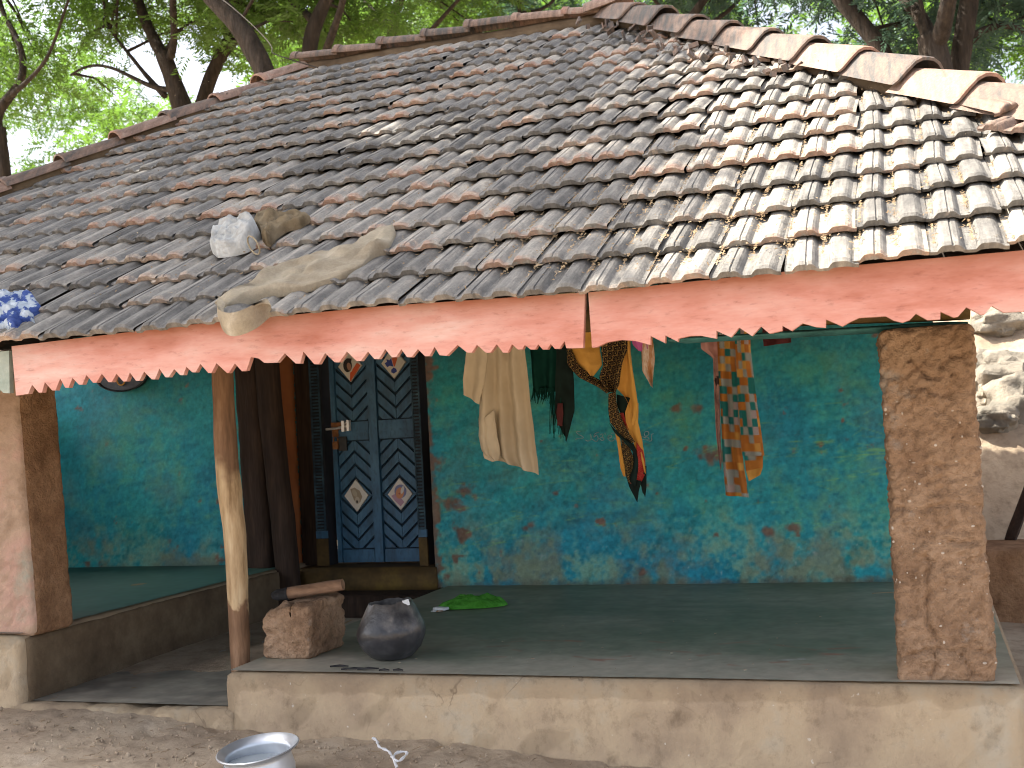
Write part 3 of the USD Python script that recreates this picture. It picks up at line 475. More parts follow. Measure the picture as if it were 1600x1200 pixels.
# --- eave boards, cut with teeth
def board(top, bottom, y, th, name, m, label):
    pts = [atY(x, yy, y)[[0, 2]] for x, yy in top+bottom[::-1]]
    v, f = prism_xz(Polygon(pts).buffer(0), y, y+th); return put(house, name, (v, f), m, label=label)
nL = [(50, 601), (70, 597), (94, 591.5), (113, 590.5), (135, 586), (159, 584), (182, 584), (203, 582), (225, 580.6), (249, 576), (272, 576.7), (291, 573), (313, 568.6), (338, 567.5)]
bL = [(41.5, 615.6), (63, 613.4), (84, 610), (104.6, 606), (126, 601), (148, 598), (172, 597), (195, 596), (215, 595), (239.6, 592.7), (261, 589.4), (284, 586), (303, 581.7), (328, 582.8)]
bot = [(25, 618), (37, 616.5)]
for (bxx, by), (nx, ny) in zip(bL, nL): bot += [(bxx-2.5, by), (bxx+2.5, by), (nx, ny)]
bot += [(355, 583), (358, 582), (367, 568), (378, 580), (385, 579), (392, 558), (404, 560), (413, 567), (433, 566.5), (445, 552)]
tn = [(474, 549.4), (508, 551.7), (542, 549.4), (575, 549.4), (602, 545.5), (627, 545.5), (653, 545.5), (679, 542)]; tb = [(466, 568), (495, 569), (527, 566), (561, 564), (589, 561), (616, 558), (640, 558), (668, 556.4)]
for (bxx, by), (nx, ny) in zip(tb, tn): bot += [(bxx-4, by), (bxx+3, by), (nx, ny)]
bot += [(687, 555), (698, 556)]
for (nx, ny), (bxx, by) in zip([(715, 539), (745, 538.7), (776, 538), (800, 538), (820, 539), (841, 538), (860.5, 537.5), (882, 533)], [(733, 551), (762, 551), (789, 551), (812, 546), (832, 546), (851, 546), (870, 545), (888, 544)]):
    bot += [(nx, ny), (bxx-3, by), (bxx+4, by)]
bot += [(911, 543.5)]
board([(18, 541), (300, 507), (600, 478), (914, 457)], bot, EAVE, .026, 'eave_board', M['pink'], 'pink toothed eave board over the door and left porch')
rb = [(925, 543), (932, 542.5), (948, 535), (970, 531), (992, 532.5), (1016, 539), (1016.5, 525), (1039, 536), (1039.5, 524), (1059, 534), (1059.5, 529), (1078, 525), (1095, 524.5), (1119, 529), (1119.5, 517), (1142, 527), (1155, 512), (1175, 525), (1189, 510), (1202, 521), (1206, 520.5), (1222, 517), (1222.5, 509), (1237, 517), (1254, 505), (1275, 511), (1290, 512), (1290.5, 499), (1316, 510), (1328, 503), (1342, 496.5), (1384, 494), (1397, 501), (1410, 504), (1421, 500), (1431, 490), (1449, 500), (1469, 499), (1469.5, 487), (1490, 496), (1497, 494.5), (1510, 480), (1533, 492), (1538, 491), (1550, 478), (1568, 488), (1610, 486)]
for k in range(8): rb += [(1625+k*36, 470-k*2), (1640+k*36, 484-k*2)]
board([(919, 457), (1250, 422), (1600, 391), (1960, 364)], rb+[(1960, 465)], EAVE+.004, .026, 'eave_board', M['pink'], 'pink eave board with wider waves and saw teeth over the right porch')
board([(-120, 560), (14, 548)], [(-120, 630), (-60, 628), (-8, 618), (-4, 605), (5, 614), (15, 614.5)], EAVE+.01, .026, 'eave_board', M['greyboard'], 'short grey green end of the eave board at the left')

# --- roof
roof = grouping(house, 'roof', 'low hip roof of weathered grey clay tiles')
W, EX, TL = .24, .283, .37
prof = np.array([[0, .004], [.02, 0], [.10, 0], [.135, .016], [.165, .026], [.20, .029], [.29, .030], [.30, .024], [.32, .024], [.33, .029], [.385, .027], [.42, .018], [.46, .002], [.5, 0], [.60, 0], [.635, .016], [.665, .026], [.70, .029], [.80, .030], [.86, .028], [.90, .022], [.96, .008], [1.02, .005]]); prof[:, 1] *= .84
def tile_template():
    """Local: x across (0..W), y up the slope from the lip, z out of the roof. Returns vertices, quads, (lip, roll) per vertex."""
    n = len(prof); rows = [(-.004, .80, -.004), (.012, 1., 0.), (.10, 1., 0.), (TL, .95, 0.)]; V = []; A = []
    for y, s, dz in rows:
        for px, pz in prof: V.append([px*W, y, pz*s+dz]); A.append([max(0, 1-max(y, 0)/.085), pz/.027])
    for px, pz in prof: V.append([px*W, 0.004, pz*.35-.017]); A.append([1.1, pz/.027])
    F = []
    for i in range(3):
        for k in range(n-1): F.append([i*n+k, i*n+k+1, (i+1)*n+k+1, (i+1)*n+k])
    for k in range(n-1): F.append([4*n+k, 4*n+k+1, k+1, k])
    return np.array(V), np.array(F), np.array(A)
TV, TF, TA = tile_template()
def place_tile(origin, xax, up, nrm, r, jit=1.):
    v = TV.copy(); c = v-[W/2, TL/2, 0]; an = r.normal(0, .018)*jit; ro = r.normal(0, .02)*jit; ti = .118+r.normal(0, .012)*jit
    c = np.c_[c[:, 0]*math.cos(an)-c[:, 1]*math.sin(an), c[:, 0]*math.sin(an)+c[:, 1]*math.cos(an), c[:, 2]]
    c[:, 2] += c[:, 0]*ro-c[:, 1]*ti; c += [W/2+r.normal(0, .003)*jit, TL/2+r.normal(0, .006)*jit, r.normal(0, .002)*jit+.012]
    c[:, 2] += .004*fb(c+origin, 11, 3, 2)
    return origin+c[:, :1]*xax+c[:, 1:2]*up+c[:, 2:]*nrm
# roof outline: ridge and hips as surveyed
RIDGE_L, RIDGE_R = atR(478, 105), atR(945, 38)
RY = (RIDGE_L[1]+RIDGE_R[1])/2; RZ = LIP0[2]+(RY-LIP0[1])*math.tan(TH)
A0 = np.array([-4.50, RY, RZ]); A1 = np.array([-1.95, RY, RZ])
hl = atR(0, 308); hr = atR(1541, 178)
E0 = A0+(hl-A0)*((LIP0[1]-A0[1])/(hl[1]-A0[1])); E1 = A1+(hr-A1)*((LIP0[1]-A1[1])/(hr[1]-A1[1]))
BY = 10.9; BZ = 2.75; _t = (BZ-LIP0[2])/(RZ-LIP0[2]); B0, B1 = np.array([E0[0]+(A0[0]-E0[0])*_t, BY, BZ]), np.array([E1[0]+(A1[0]-E1[0])*_t, BY, BZ])
frontpoly = Polygon([E0[:2], E1[:2], A1[:2], A0[:2]])
tiles = []; rt = np.random.default_rng(5); XOFF = atR(719, 466)[0]
nrow = int((RY-LIP0[1])/math.cos(TH)/EX)+1
for k in range(nrow):
    for i in range(-40, 30):
        o = LIP0*[0, 1, 1]+UPS*k*EX+np.array([XOFF+i*W+.004*math.sin(k*1.7), 0, 0]); o[2] += .018*math.sin(o[0]*.9+k*.35)+.012*math.sin(o[0]*2.3-k*.2)
        cx = o[0]+W/2; yy = o[1]+.12
        if yy > RY-.06: continue
        t = (yy-E0[1])/(RY-E0[1]); xl, xr = E0[0]+(A0[0]-E0[0])*t, E1[0]+(A1[0]-E1[0])*t
        if cx < xl-.02 or cx > xr-.02: continue
        edge = cx > xr-.3
        v = place_tile(o, np.array([1, 0, 0]), UPS, NRM, rt, 1.6 if edge else 1.); rnd = rt.random()
        pj = project(v.mean(0)); inside = -40 < pj[0] < 1640 and pj[2] > 0
        tiles.append((v, np.c_[np.full(len(v), rnd), TA], inside, pj[2]))
order = sorted(range(len(tiles)), key=lambda i: (not tiles[i][2], tiles[i][3])); single = set(order[:300])
TFq = vf((TV, TF))[1]
for i in sorted(single): put(roof, 'roof_tile', (tiles[i][0], TFq), M['tile'], smooth=False, var={'tile': tiles[i][1]})
rest = [i for i in range(len(tiles)) if i not in single]
put(roof, 'roof_tile_field', merge([(tiles[i][0], TFq) for i in rest]), M['tile'], smooth=False, var={'tile': np.vstack([tiles[i][1] for i in rest])}, kind='stuff', label='farther tiles of the front slope')
def slope(Pa, Pb, Qa, Qb, name, label):
    """Tiles of a slope not facing the camera: eave Pa->Pb, top Qa->Qb."""
    x = (Pb-Pa)/np.linalg.norm(Pb-Pa); n = np.cross(x, Qa-Pa); n /= np.linalg.norm(n); up = np.cross(n, x); L = (Qa-Pa)@up; w = np.linalg.norm(Pb-Pa); ms = []; tt = []
    for k in range(int(L/EX)+1):
        t = (k*EX+.1)/L
        if t > .94: continue
        xa, xb = ((Qa-Pa)@x)*t, w+((Qb-Pb)@x)*t
        for i in range(int(w/W)+2):
            if xa+.22 < i*W+W/2 < xb-.22: v = place_tile(Pa+x*i*W+up*k*EX, x, up, n, rt); ms.append((v, TFq)); tt.append(np.c_[np.full(len(v), rt.random()), TA])
    put(roof, name, merge(ms), M['tile'], smooth=False, var={'tile': np.vstack(tt)}, kind='stuff', label=label)
slope(E1, B1, A1, A1, 'roof_tile_field', 'tiles of the right hip end'); slope(B0, E0, A0, A0, 'roof_tile_field', 'tiles of the left hip end'); slope(B1, B0, A1, A0, 'roof_tile_field', 'tiles of the back slope')
dn = np.array([0, 0, -.035]); up_ = UPS*.09
put(roof, 'light_block_deck', (np.array([E0+up_, E1+up_, A1, A0, B0, B1])+dn, np.array([[0, 1, 2], [0, 2, 3], [1, 5, 2], [5, 4, 3], [5, 3, 2], [4, 0, 3]])), M['deck'])  # dark sheet added under the tiles to block light through their gaps
for k in range(24):
    x = E0[0]+.3+k*(E1[0]-E0[0]-.6)/23; yt = min(RY, LIP0[1]+ (RY-LIP0[1])*min(1, max(.08, min((x-E0[0])/(A0[0]-E0[0]), (E1[0]-x)/(E1[0]-A1[0])))))
    p0 = LIP0*[0, 1, 1]+[x, .12, -.085]; L = (yt-p0[1])/math.cos(TH)-1.0
    if L > .3: put(roof, 'rafter', beam(p0, p0+UPS*L, .06, .07, .4), M['deck'])
# ridge and hip caps
def cap(p0, p1, rise, half, collar, r, side=1, tilt=0., flat=False):
    """One half-round cap from p0 to p1 (the collar end is p1)."""
    p0, p1 = np.array(p0), np.array(p1); d = p1-p0; L = np.linalg.norm(d); d = d/L; s = np.cross([0, 0, 1], d); s /= np.linalg.norm(s); u = np.cross(d, s); n = 17 if not flat else 11
    g = np.linspace(-1, 1, n); sx = np.sin(g*math.pi/2*.92); sz = np.cos(g*math.pi/2*.92)
    if flat: sx = np.array([-1.12, -.95, -.72, -.45, -.22, 0, .22, .45, .72, .95, 1.12]); sz = np.array([-.05, .12, .48, .84, .98, 1, .98, .84, .48, .12, -.05])
    st = [(0, .90), (.35*L, .95), (L-.05, 1.0), (L-.048, 1.10), (L-.005, 1.12), (L+.0, 1.07)] if collar else [(0, .88), (.4*L, .94), (L-.015, 1.03), (L, 1.0)]
    V = []; T = []; rd = r.random()
    for layer in (0, 1):
        for y, k in st:
            kk = k-(.11 if layer else 0)
            for a, b in zip(sx, sz): V.append(p0+d*y+s*a*half*kk+u*(b*rise*kk-tilt*y)); T.append([rd, max(0, 1-(L-y)/.12), .5])
    m = len(st); F = []
    for i in range(m-1):
        for k in range(n-1):
            F.append([i*n+k, i*n+k+1, (i+1)*n+k+1, (i+1)*n+k]); o = m*n; F.append([o+i*n+k, o+(i+1)*n+k, o+(i+1)*n+k+1, o+i*n+k+1])
    o = m*n; e = (m-1)*n
    for k in range(n-1): F.append([e+k, e+k+1, o+e+k+1, o+e+k]); F.append([k+1, k, o+k, o+k+1])
    V = np.array(V); V += .010*np.c_[fb(V, 6, 1), fb(V, 6, 2), fb(V, 6, 3)]
    return V, vf((V, F))[1], np.array(T)
rc = np.random.default_rng(21)
def caps(P, Q, n, rise, half, collar, lift=.02, flat=False, label=None):
    """n caps from Q (top) down to P, the open lower end of each over the next."""
    for k in range(n):
        a, b = Q+(P-Q)*(k/n), Q+(P-Q)*((k+1.10)/n); j = rc.normal(0, .012, 3); u = np.array([0, 0, lift+.025])
        v, f, t = cap(a+[0, 0, lift]+j, b+u+j*.5, rise*rc.uniform(.92, 1.08), half*rc.uniform(.95, 1.06), collar, rc, flat=flat)
        put(roof, 'ridge_cap', (v, f), M['cap'], smooth=False, var={'tile': t})
caps(A0+[-.05, 0, 0], A1+[.05, 0, 0], 7, .085, .085, True, .05)
caps(E1, A1, 13, .12, .145, False, .03, flat=True)
caps(E0, A0, 12, .08, .09, True, .015)
caps(B0, A0, 9, .09, .1, False, .02); caps(B1, A1, 9, .1, .13, False, .02, flat=True)
v, f, t = cap(A1+[-.17, .0, .035], A1+[.16, -.02, .075], .125, .135, False, rc); put(roof, 'ridge_cap', (v, f), M['cap'], smooth=False, var={'tile': t}, label='end cap where ridge and hip meet')
for P_, Q_, nm in ((A0, A1, 0), (E1, A1, 1), (E0, A0, 2), (B0, A0, 3), (B1, A1, 4)): put(roof, 'ridge_mortar', tube(resample([P_+[0, 0, .0], Q_+[0, 0, .0]], 20), .06 if nm in (0, 2) else .075, 7, rough=.3, seed=nm), M['mudshade_mortar'], smooth=True)
# broken tile rubble along the right hip
rr = np.random.default_rng(31); ms = []
for k in range(60):
    t = rr.random()**.8; p = A1+(E1-A1)*(.03+.5*t)+np.array([-.12-.28*rr.random(), 0, 0]); p = p-NRM*((p-LIP0)@NRM)+NRM*(.04+.04*rr.random())
    b = trimesh.creation.box(extents=rr.uniform(.02, .08, 3)*[1, .8, .25]); b.apply_transform(trimesh.transformations.random_rotation_matrix(rr.random(3))); ms.append((np.array(b.vertices)+p, np.array(b.faces)))
mm = merge(ms); put(roof, 'tile_rubble', mm, M['cap'], var={'tile': np.tile([[.1, .2, .5]], (len(mm[0]), 1))}, kind='stuff', label='broken tile chips under the right hip caps')
# dry leaves and straw caught in the tiles
rl = np.random.default_rng(17); lv, lf = [], []
for k in range(8000):
    px, py = (rl.uniform(760, 1600), rl.uniform(150, 440)) if k < 6200 else (rl.uniform(100, 1000), rl.uniform(110, 480))
    p = atR(px, py, .0); i = (p[0]-XOFF)/W % .5; i = i-.5*(i > .45)
    if abs(i-.09) > .09 and rl.random() < .8: p[0] += (.09-i)*W
    if p[1] < LIP0[1]+.02: continue
    row = ((p[1]-LIP0[1])/math.cos(TH)/EX) % 1; p = p-NRM*((p-LIP0)@NRM)+NRM*(.045-.028*row+.006*rl.random())
    a = rl.normal(size=3); a -= NRM*(a@NRM)*.8; a /= np.linalg.norm(a); b = np.cross(NRM, a)+.2*rl.normal(size=3); L, w = rl.uniform(.004, .017), rl.uniform(.001, .0028)
    o = len(lv); lv += [p-a*L/2-b*w, p-a*L/2+b*w, p+a*L/2+b*w, p+a*L/2-b*w]; lf.append([o, o+1, o+2, o+3])
put(ROOT, 'leaf_litter', (np.array(lv), np.array(lf)), M['straw'], kind='stuff', label='dry leaf bits and straw lying in the roof tile channels', cat='leaf litter')

# --- door
door = grouping(house, 'door', 'blue double door of chevron slats with four picture plaques')
YD = WALL+.22; DL, DC, DR = -4.145, -3.80, -3.425; DZ0, DZ1 = .61, 2.36
put(door, 'door_back', bx((DL, YD+.03, DZ0), (DR, YD+.05, DZ1)), M['doorgroove'])
def stile(lo, hi, nm='stile'): return put(door, nm, rbox(lo, hi, .006, .3, .0015, 8, 3), M['door'], smooth=40)
MZ0, MZ1 = 1.515, 1.655
for lo, hi in (((DL, YD-.012, DZ0), (DL+.04, YD+.03, DZ1)), ((DC-.036, YD-.018, DZ0), (DC+.036, YD+.03, DZ1)), ((DR-.04, YD-.012, DZ0), (DR, YD+.03, DZ1))): stile(lo, hi)
panels = [(DL+.044, DC-.04), (DC+.04, DR-.044)]
for x0, x1 in panels:
    stile((x0, YD-.008, DZ0), (x1, YD+.03, DZ0+.10), 'rail'); stile((x0, YD-.010, MZ0), (x1, YD+.03, MZ1), 'rail'); stile((x0, YD-.008, DZ1-.08), (x1, YD+.03, DZ1), 'rail')
    stile((x0+.01, YD-.016, MZ0+.055), (x1-.01, YD-.009, MZ0+.075), 'rail_bead')
def vband(cx, half, zlo, zhi, s, rect):
    pts = [(cx, zlo), (cx+half, zlo+s*half), (cx+half, zhi+s*half), (cx, zhi), (cx-half, zhi+s*half), (cx-half, zlo+s*half)]
    return Polygon(pts).buffer(0).intersection(rect)
GAP = .021; SL = .92; PITCH_ = .098
def slats(x0, x1, z0, z1, zc, sgn, plaque):
    cx, half = (x0+x1)/2, (x1-x0)/2; rect = sbox(x0, z0, x1, z1); rd = np.random.default_rng(int(abs(x0*100)+z0*10))
    for k in range(-14, 15):
        lo = zc+k*PITCH_+GAP/2; hi = lo+PITCH_-GAP
        for side in (-1, 1):
            hb = sbox(cx if side > 0 else cx-half, z0, cx+half if side > 0 else cx, z1); g = vband(cx, half, lo, hi, sgn*SL, rect).intersection(hb)
            if plaque is not None: g = g.difference(plaque)
            if g.area < 4e-4: continue
            g = g.buffer(-.0012); put(door, 'slat', prism_xz(g, YD+.004-.003*rd.random(), YD+.03), M['door'])
DIAM_H, DIAM_W = .118, .098
def diamond(cx, cz, k=1.): return Polygon([(cx, cz-DIAM_H*k), (cx+DIAM_W*k, cz), (cx, cz+DIAM_H*k), (cx-DIAM_W*k, cz)])
ZU, ZLW = 2.07, 1.105
for x0, x1 in panels:
    cx = (x0+x1)/2
    slats(x0, x1, MZ1+.006, DZ1-.085, ZU-DIAM_H*1.12, 1, diamond(cx, ZU, 1.05))
    slats(x0, x1, ZLW, MZ0-.006, ZLW+DIAM_H*1.12, -1, diamond(cx, ZLW, 1.05)); slats(x0, x1, DZ0+.105, ZLW, ZLW-DIAM_H*1.12-PITCH_*8, 1, diamond(cx, ZLW, 1.05))
def blob(cx, cz, rx, rz, n=20, rot=0): 
    p = affinity.scale(Polygon([(math.cos(t), math.sin(t)) for t in np.linspace(0, 2*math.pi, n)[:-1]]), rx, rz, origin=(0, 0)); return affinity.translate(affinity.rotate(p, rot, origin=(0, 0)), cx, cz)
def plaque(cx, cz, shapes, label, ground=(.62, .58, .5)):
    d = diamond(cx, cz); vs, cs = [prism_xz(d, YD-.004, YD+.012)], [ground]
    for i, (g, c) in enumerate(shapes): vs.append(prism_xz(affinity.translate(g, cx, cz).intersection(diamond(cx, cz, .97)), YD-.0048-.0006*i, YD-.004)); cs.append(c)
    put(door, 'picture_plaque', merge(vs), M['print'], var={'paint': np.vstack([np.tile([c], (len(v[0]), 1)) for v, c in zip(vs, cs)])}, label=label)
cl, cr = sum(panels[0])/2, sum(panels[1])/2
DK, SK, OR = (.02, .016, .014), (.36, .19, .12), (.60, .10, .025)
plaque(cl, ZU, [(Polygon([(-.005, -.12), (.0, -.05), (.03, -.03), (.07, -.03), (.1, 0), (.03, -.12)]), OR), (blob(-.018, .005, .036, .05), DK), (blob(-.006, -.004, .017, .030, rot=10), SK), (Polygon([(-.03, .02), (.012, .03), (.02, .055), (-.02, .06), (-.045, .03)]), DK), (Polygon([(.02, -.03), (.06, .02), (.09, 0), (.02, -.10)]), OR)], 'diamond plaque printed with a dark haired figure in orange')
plaque(cr, ZU, [(Polygon([(-.07, .0), (-.05, .012), (-.055, .03), (-.03, .02), (-.015, .035), (-.01, .01), (.0, -.03), (-.03, -.02), (-.05, -.03)]), (.03, .05, .25)), (Polygon([(-.02, -.05), (.0, -.035), (.02, -.045), (.025, -.065), (.0, -.08), (-.02, -.07)]), (.03, .05, .25)), (Polygon([(.0, -.02), (-.01, .03), (.02, .07), (.045, .06), (.03, .02), (.01, -.03)]), (.58, .12, .04))], 'diamond plaque printed with blue and orange birdlike shapes')
plaque(cl, ZLW, [(Polygon([(-.045, .05), (-.01, .06), (.03, .035), (.05, -.01), (.03, -.05), (-.0, -.06), (-.02, -.03), (-.035, .01)]), (.33, .27, .19)), (blob(.008, -.035, .020, .028), (.50, .44, .34)), (blob(.006, -.045, .008, .012), (.06, .05, .04)), (blob(-.01, .02, .018, .030, rot=25), (.44, .38, .28))], 'worn white diamond plaque with a sketched shell shape', (.66, .64, .58))
plaque(cr, ZLW, [(Polygon([(-.07, -.01), (-.02, .01), (.03, -.06), (.0, -.09), (-.04, -.05)]), (.42, .25, .33)), (blob(.005, .02, .048, .05), (.18, .2, .36)), (blob(.0, .008, .032, .042, rot=-15), (.56, .25, .12)), (blob(.022, .03, .012, .03, rot=-20), (.6, .58, .55)), (Polygon([(-.012, .004), (.002, .012), (.0, -.004)]), (.3, .06, .05))], 'diamond plaque with an orange face wrapped in blue and pink', (.64, .60, .55))
# bolt, padlock, frame
put(door, 'bolt_plate', merge([bx((DL+.005, YD-.024, 1.60), (DL+.15, YD-.0125, 1.655)), bx((DL+.01, YD-.022, 1.55), (DL+.06, YD-.0125, 1.60))]), M['brass'])
put(door, 'bolt', merge([tube([(DL-.07, YD-.04, 1.607), (DL+.06, YD-.04, 1.612), (DL+.17, YD-.04, 1.628)], .009, 8), bx((DL+.105, YD-.055, 1.585), (DL+.127, YD-.02, 1.665)), bx((DL+.148, YD-.055, 1.588), (DL+.168, YD-.02, 1.668)), tube([(DL+.125, YD-.045, 1.64), (DL+.15, YD-.045, 1.655)], .004, 6)]), M['steel'], smooth=40)
put(door, 'padlock', merge([rbox((DL+.02, YD-.05, 1.455), (DL+.065, YD-.02, 1.515), .006, .02), tube(smoothline([(DL+.028, YD-.035, 1.515), (DL+.03, YD-.035, 1.545), (DL+.043, YD-.035, 1.558), (DL+.056, YD-.035, 1.545), (DL+.058, YD-.035, 1.515)], 14), .004, 6)]), M['brass'], smooth=40)
put(door, 'hasp', merge([rbox((DL+.06, YD-.03, 1.44), (DL+.13, YD-.013, 1.55), .005, .05)]), M['iron'], smooth=40)
fr = house
put(fr, 'door_frame', merge([bx((DL-.13, WALL+.14, .60), (DL-.03, YD+.05, 2.42)), bx((DR+.012, WALL+.06, .60), (DR+.075, YD+.05, 2.42)), bx((DL-.13, WALL+.14, 2.37), (DR+.075, YD+.05, 2.45))]), M['blackwood'])
put(fr, 'door_frame', bx((DL-.27, WALL+.17, .60), (DL-.135, YD+.05, 2.42)), M['darkwood'])
cv = []
for k in range(62):
    z = .86+k*.0245; cv.append(bx((DL-.118, WALL+.132, z), (DL-.058, WALL+.141, z+.013))); cv.append(bx((DR+.020, WALL+.052, z), (DR+.07, WALL+.061, z+.013)))
for s in (DL-.125, DL-.055): cv.append(bx((s, WALL+.128, .86), (s+.010, WALL+.141, 2.38)))
for s in (DR+.014, DR+.066): cv.append(bx((s, WALL+.048, .86), (s+.009, WALL+.061, 2.38)))
put(fr, 'frame_carving', merge(cv), M['carved'], kind='stuff', label='carved rungs of the blue black door frame')
for x0, x1, y in ((DL-.128, DL-.032, WALL+.130), (DR+.012, DR+.078, WALL+.050)):
    put(fr, 'frame_foot', bx((x0, y, .60), (x1, y+.02, .80)), M['ochre']); put(fr, 'frame_block', bx((x0, y, .803), (x1, y+.02, .857)), M['door'])
# chalk writing on the wall
strokes = [[(200, 475), (260, 450), (320, 435), (290, 410), (240, 385), (215, 360), (270, 345)], [(350, 470), (380, 490), (430, 470), (438, 420), (420, 380)], [(450, 460), (480, 482), (520, 495), (545, 430), (520, 400), (485, 430), (490, 390), (540, 360), (560, 350)], [(580, 400), (620, 385), (602, 430), (572, 450), (620, 480), (636, 455), (610, 440)], [(650, 360), (662, 390)], [(690, 450), (730, 440), (760, 420), (740, 400), (700, 430), (720, 480), (790, 480), (800, 440)], [(750, 370), (800, 365)], [(820, 400), (860, 385), (842, 430), (812, 450), (860, 480), (880, 450)], [(920, 460), (950, 482), (990, 470), (1000, 410), (970, 390)], [(1050, 440), (1090, 470), (1130, 440), (1110, 400), (1070, 410)],
           [(1230, 420), (1262, 432), (1290, 440), (1270, 390), (1290, 345), (1330, 350), (1325, 400), (1290, 420), (1330, 440), (1340, 470), (1290, 470), (1240, 475)], [(1340, 490), (1380, 480), (1380, 400), (1410, 375)]]
cm = []
for s in strokes:
    q = [atY(880+x/10, 640+y/10, WALL) for x, y in s]; q = smoothline(q, 6*len(q)) if len(q) > 2 else np.array(q)
    wy = WALL+.035*fb(np.c_[q[:, 0], q[:, 2], 0*q[:, 0]], 1.3, 11, 3)+.010*fb(np.c_[q[:, 0], q[:, 2], 0*q[:, 0]], 8, 12, 3); q[:, 1] = wy-.0015; cm.append(tube(q, .0028, 5))
put(house, 'chalk_writing', merge(cm), M['chalk'], kind='stuff', label='line of white chalk writing on the teal wall')

# ------------------------------------------------------------------ things on the porch
def mudblock(V):
    k = np.clip((V[:, 2]-.46)/.30, 0, 1); V = V.copy(); V[:, 0] += (V[:, 0] < -3.0)*.035*k**2; V[:, 2] -= .035*k*np.clip((V[:, 0]+3.05)/-.1, 0, 1)
    V[:, 2] += k**3*(.09*fb(V, 9, 3, 3)+.05*fb(V, 25, 5, 2)); d = np.c_[np.clip((V[:, 0]+3.02)/.13, -1, 1)**3, np.clip((V[:, 1]-5.37)/.19, -1, 1)**3, 0*k]; lump = np.abs(fb(V, 11, 6, 3))
    return V+d*(.03*fb(V, 14, 7, 3)+.018*fb(V, 36, 8, 2)+.08*lump*(.2+.8*k)-.05*np.clip(.03-np.abs(fb(V, 7, 9, 3)), 0, 1))[:, None]
put(ROOT, 'mud_block', rbox((-3.155, 5.18, ZP), (-2.885, 5.56, .735), .03, .012, .006, 20, 3, mudblock), M['mudp'], smooth=True, label='rough brown mud block with crumbled top standing on the right plinth beside the wooden post', cat='mud block')
lg = thing('firewood_log', 'short split log with one charred end lying on top of the mud block', 'log', (-3.0, 5.4, .8))
lp0, lp1 = atY(426, 931, 5.36), atY(536, 913, 5.42); lp0[2] += .0; pts = resample([lp0, lp0+(lp1-lp0)*.3, lp0+(lp1-lp0)*.6, lp1], 14)
put(lg, 'log_wood', tube(pts[3:], np.linspace(.033, .030, 11), 10, rough=.15, seed=4), M['log'], smooth=50)
put(lg, 'charred_end', tube(pts[:4], [.018, .03, .029, .0335], 10, rough=.25, seed=6), M['char'], smooth=50)
# round clay pot with a broken neck
pc = atZ(614, 1037, ZP); pc += [-.055, .115, 0]
pot = thing('clay_pot', 'round sooty black clay pot with a broken rim on the right porch', 'pot', pc)
ppf = [(r_*1.01, z_*.98) for r_, z_ in [(.0, .004), (.06, .0), (.10, .014), (.14, .055), (.162, .105), (.167, .135), (.160, .165), (.142, .205), (.120, .25), (.103, .287), (.097, .287), (.108, .255), (.128, .21), (.145, .172), (.15, .14), (.12, .06), (.0, .02)]]
def potwarp(V):
    g = np.arctan2(V[:, 1], V[:, 0]); V = V.copy(); up = np.clip((V[:, 2]-.255)/.03, 0, 1)
    brk = .5+.5*np.sin(g*1.0+1.9)+.35*np.sin(g*5+1)+.25*np.sin(g*11); V[:, 2] -= up*.011*np.clip(brk, 0, 2); V[:, 2] += .10*V[:, 0]*np.clip(V[:, 2]/.28, 0, 1)
    return V*(1+.012*fb(V, 5, 3)[:, None])
put(pot, 'pot_body', lathe(ppf, 48, pc, potwarp), M['clay'], smooth=True)
fl = np.array([[.090, -.052, .268], [.110, -.022, .272], [.118, -.024, .246], [.100, -.056, .240]])+[0, 0, .018]; put(pot, 'rim_chip', (np.vstack([fl+pc, fl+pc+[-.004, .006, 0]]), np.array([[0, 1, 2, 3], [7, 6, 5, 4], [0, 4, 5, 1], [1, 5, 6, 2], [2, 6, 7, 3], [3, 7, 4, 0]])), M['plastic'], label='pale broken rim flake')
# crumpled green cloth
def crumple(cx, cy, z, rx, ry, h, seed, n=46, sharp=9, spiky=.5, ang=0.):
    u, v = np.meshgrid(np.linspace(-1, 1, n), np.linspace(-1, 1, n), indexing='ij'); r = np.sqrt(u**2+v**2)/1.0; k = np.maximum(np.abs(u), np.abs(v)); s = np.where(r > 0, k/np.maximum(r, 1e-6), 1)
    U, V_ = u*s, v*s; P = np.stack([U*rx, V_*ry, 0*U], -1).reshape(-1, 3); rr = k.ravel()
    e = 1+.35*fb(np.c_[U.ravel()*1.2, V_.ravel()*1.2, 0*rr], 1, seed, 3)*2*rr; P[:, :2] *= e[:, None]
    hh = np.clip(1-rr**3, 0, 1)*(.55+.9*fb(P, 1.6/max(rx, ry), seed+1, 3))+spiky*np.abs(fb(P, sharp, seed+2, 3))*(1-rr**4)*1.6
    P[:, 2] = np.maximum(h*hh, 0)+.003; ca, sa = math.cos(ang), math.sin(ang); P = np.c_[cx+P[:, 0]*ca-P[:, 1]*sa, cy+P[:, 0]*sa+P[:, 1]*ca, z+P[:, 2]]
    return P, grid_faces(n, n)[:, ::-1]
gc = atZ(733, 948, ZP)
put(ROOT, 'green_cloth', crumple(gc[0], gc[1], ZP+.003, .20, .15, .12, 14, n=60, sharp=13, spiky=.35), M['green'], smooth=True, label='crumpled bright green cloth on the porch floor near the door', cat='cloth')
pk = atZ(689, 955, ZP); pkt = thing('foil_packet', 'small torn white and orange packet lying left of the green cloth', 'packet', (pk[0], pk[1], ZP+.006))
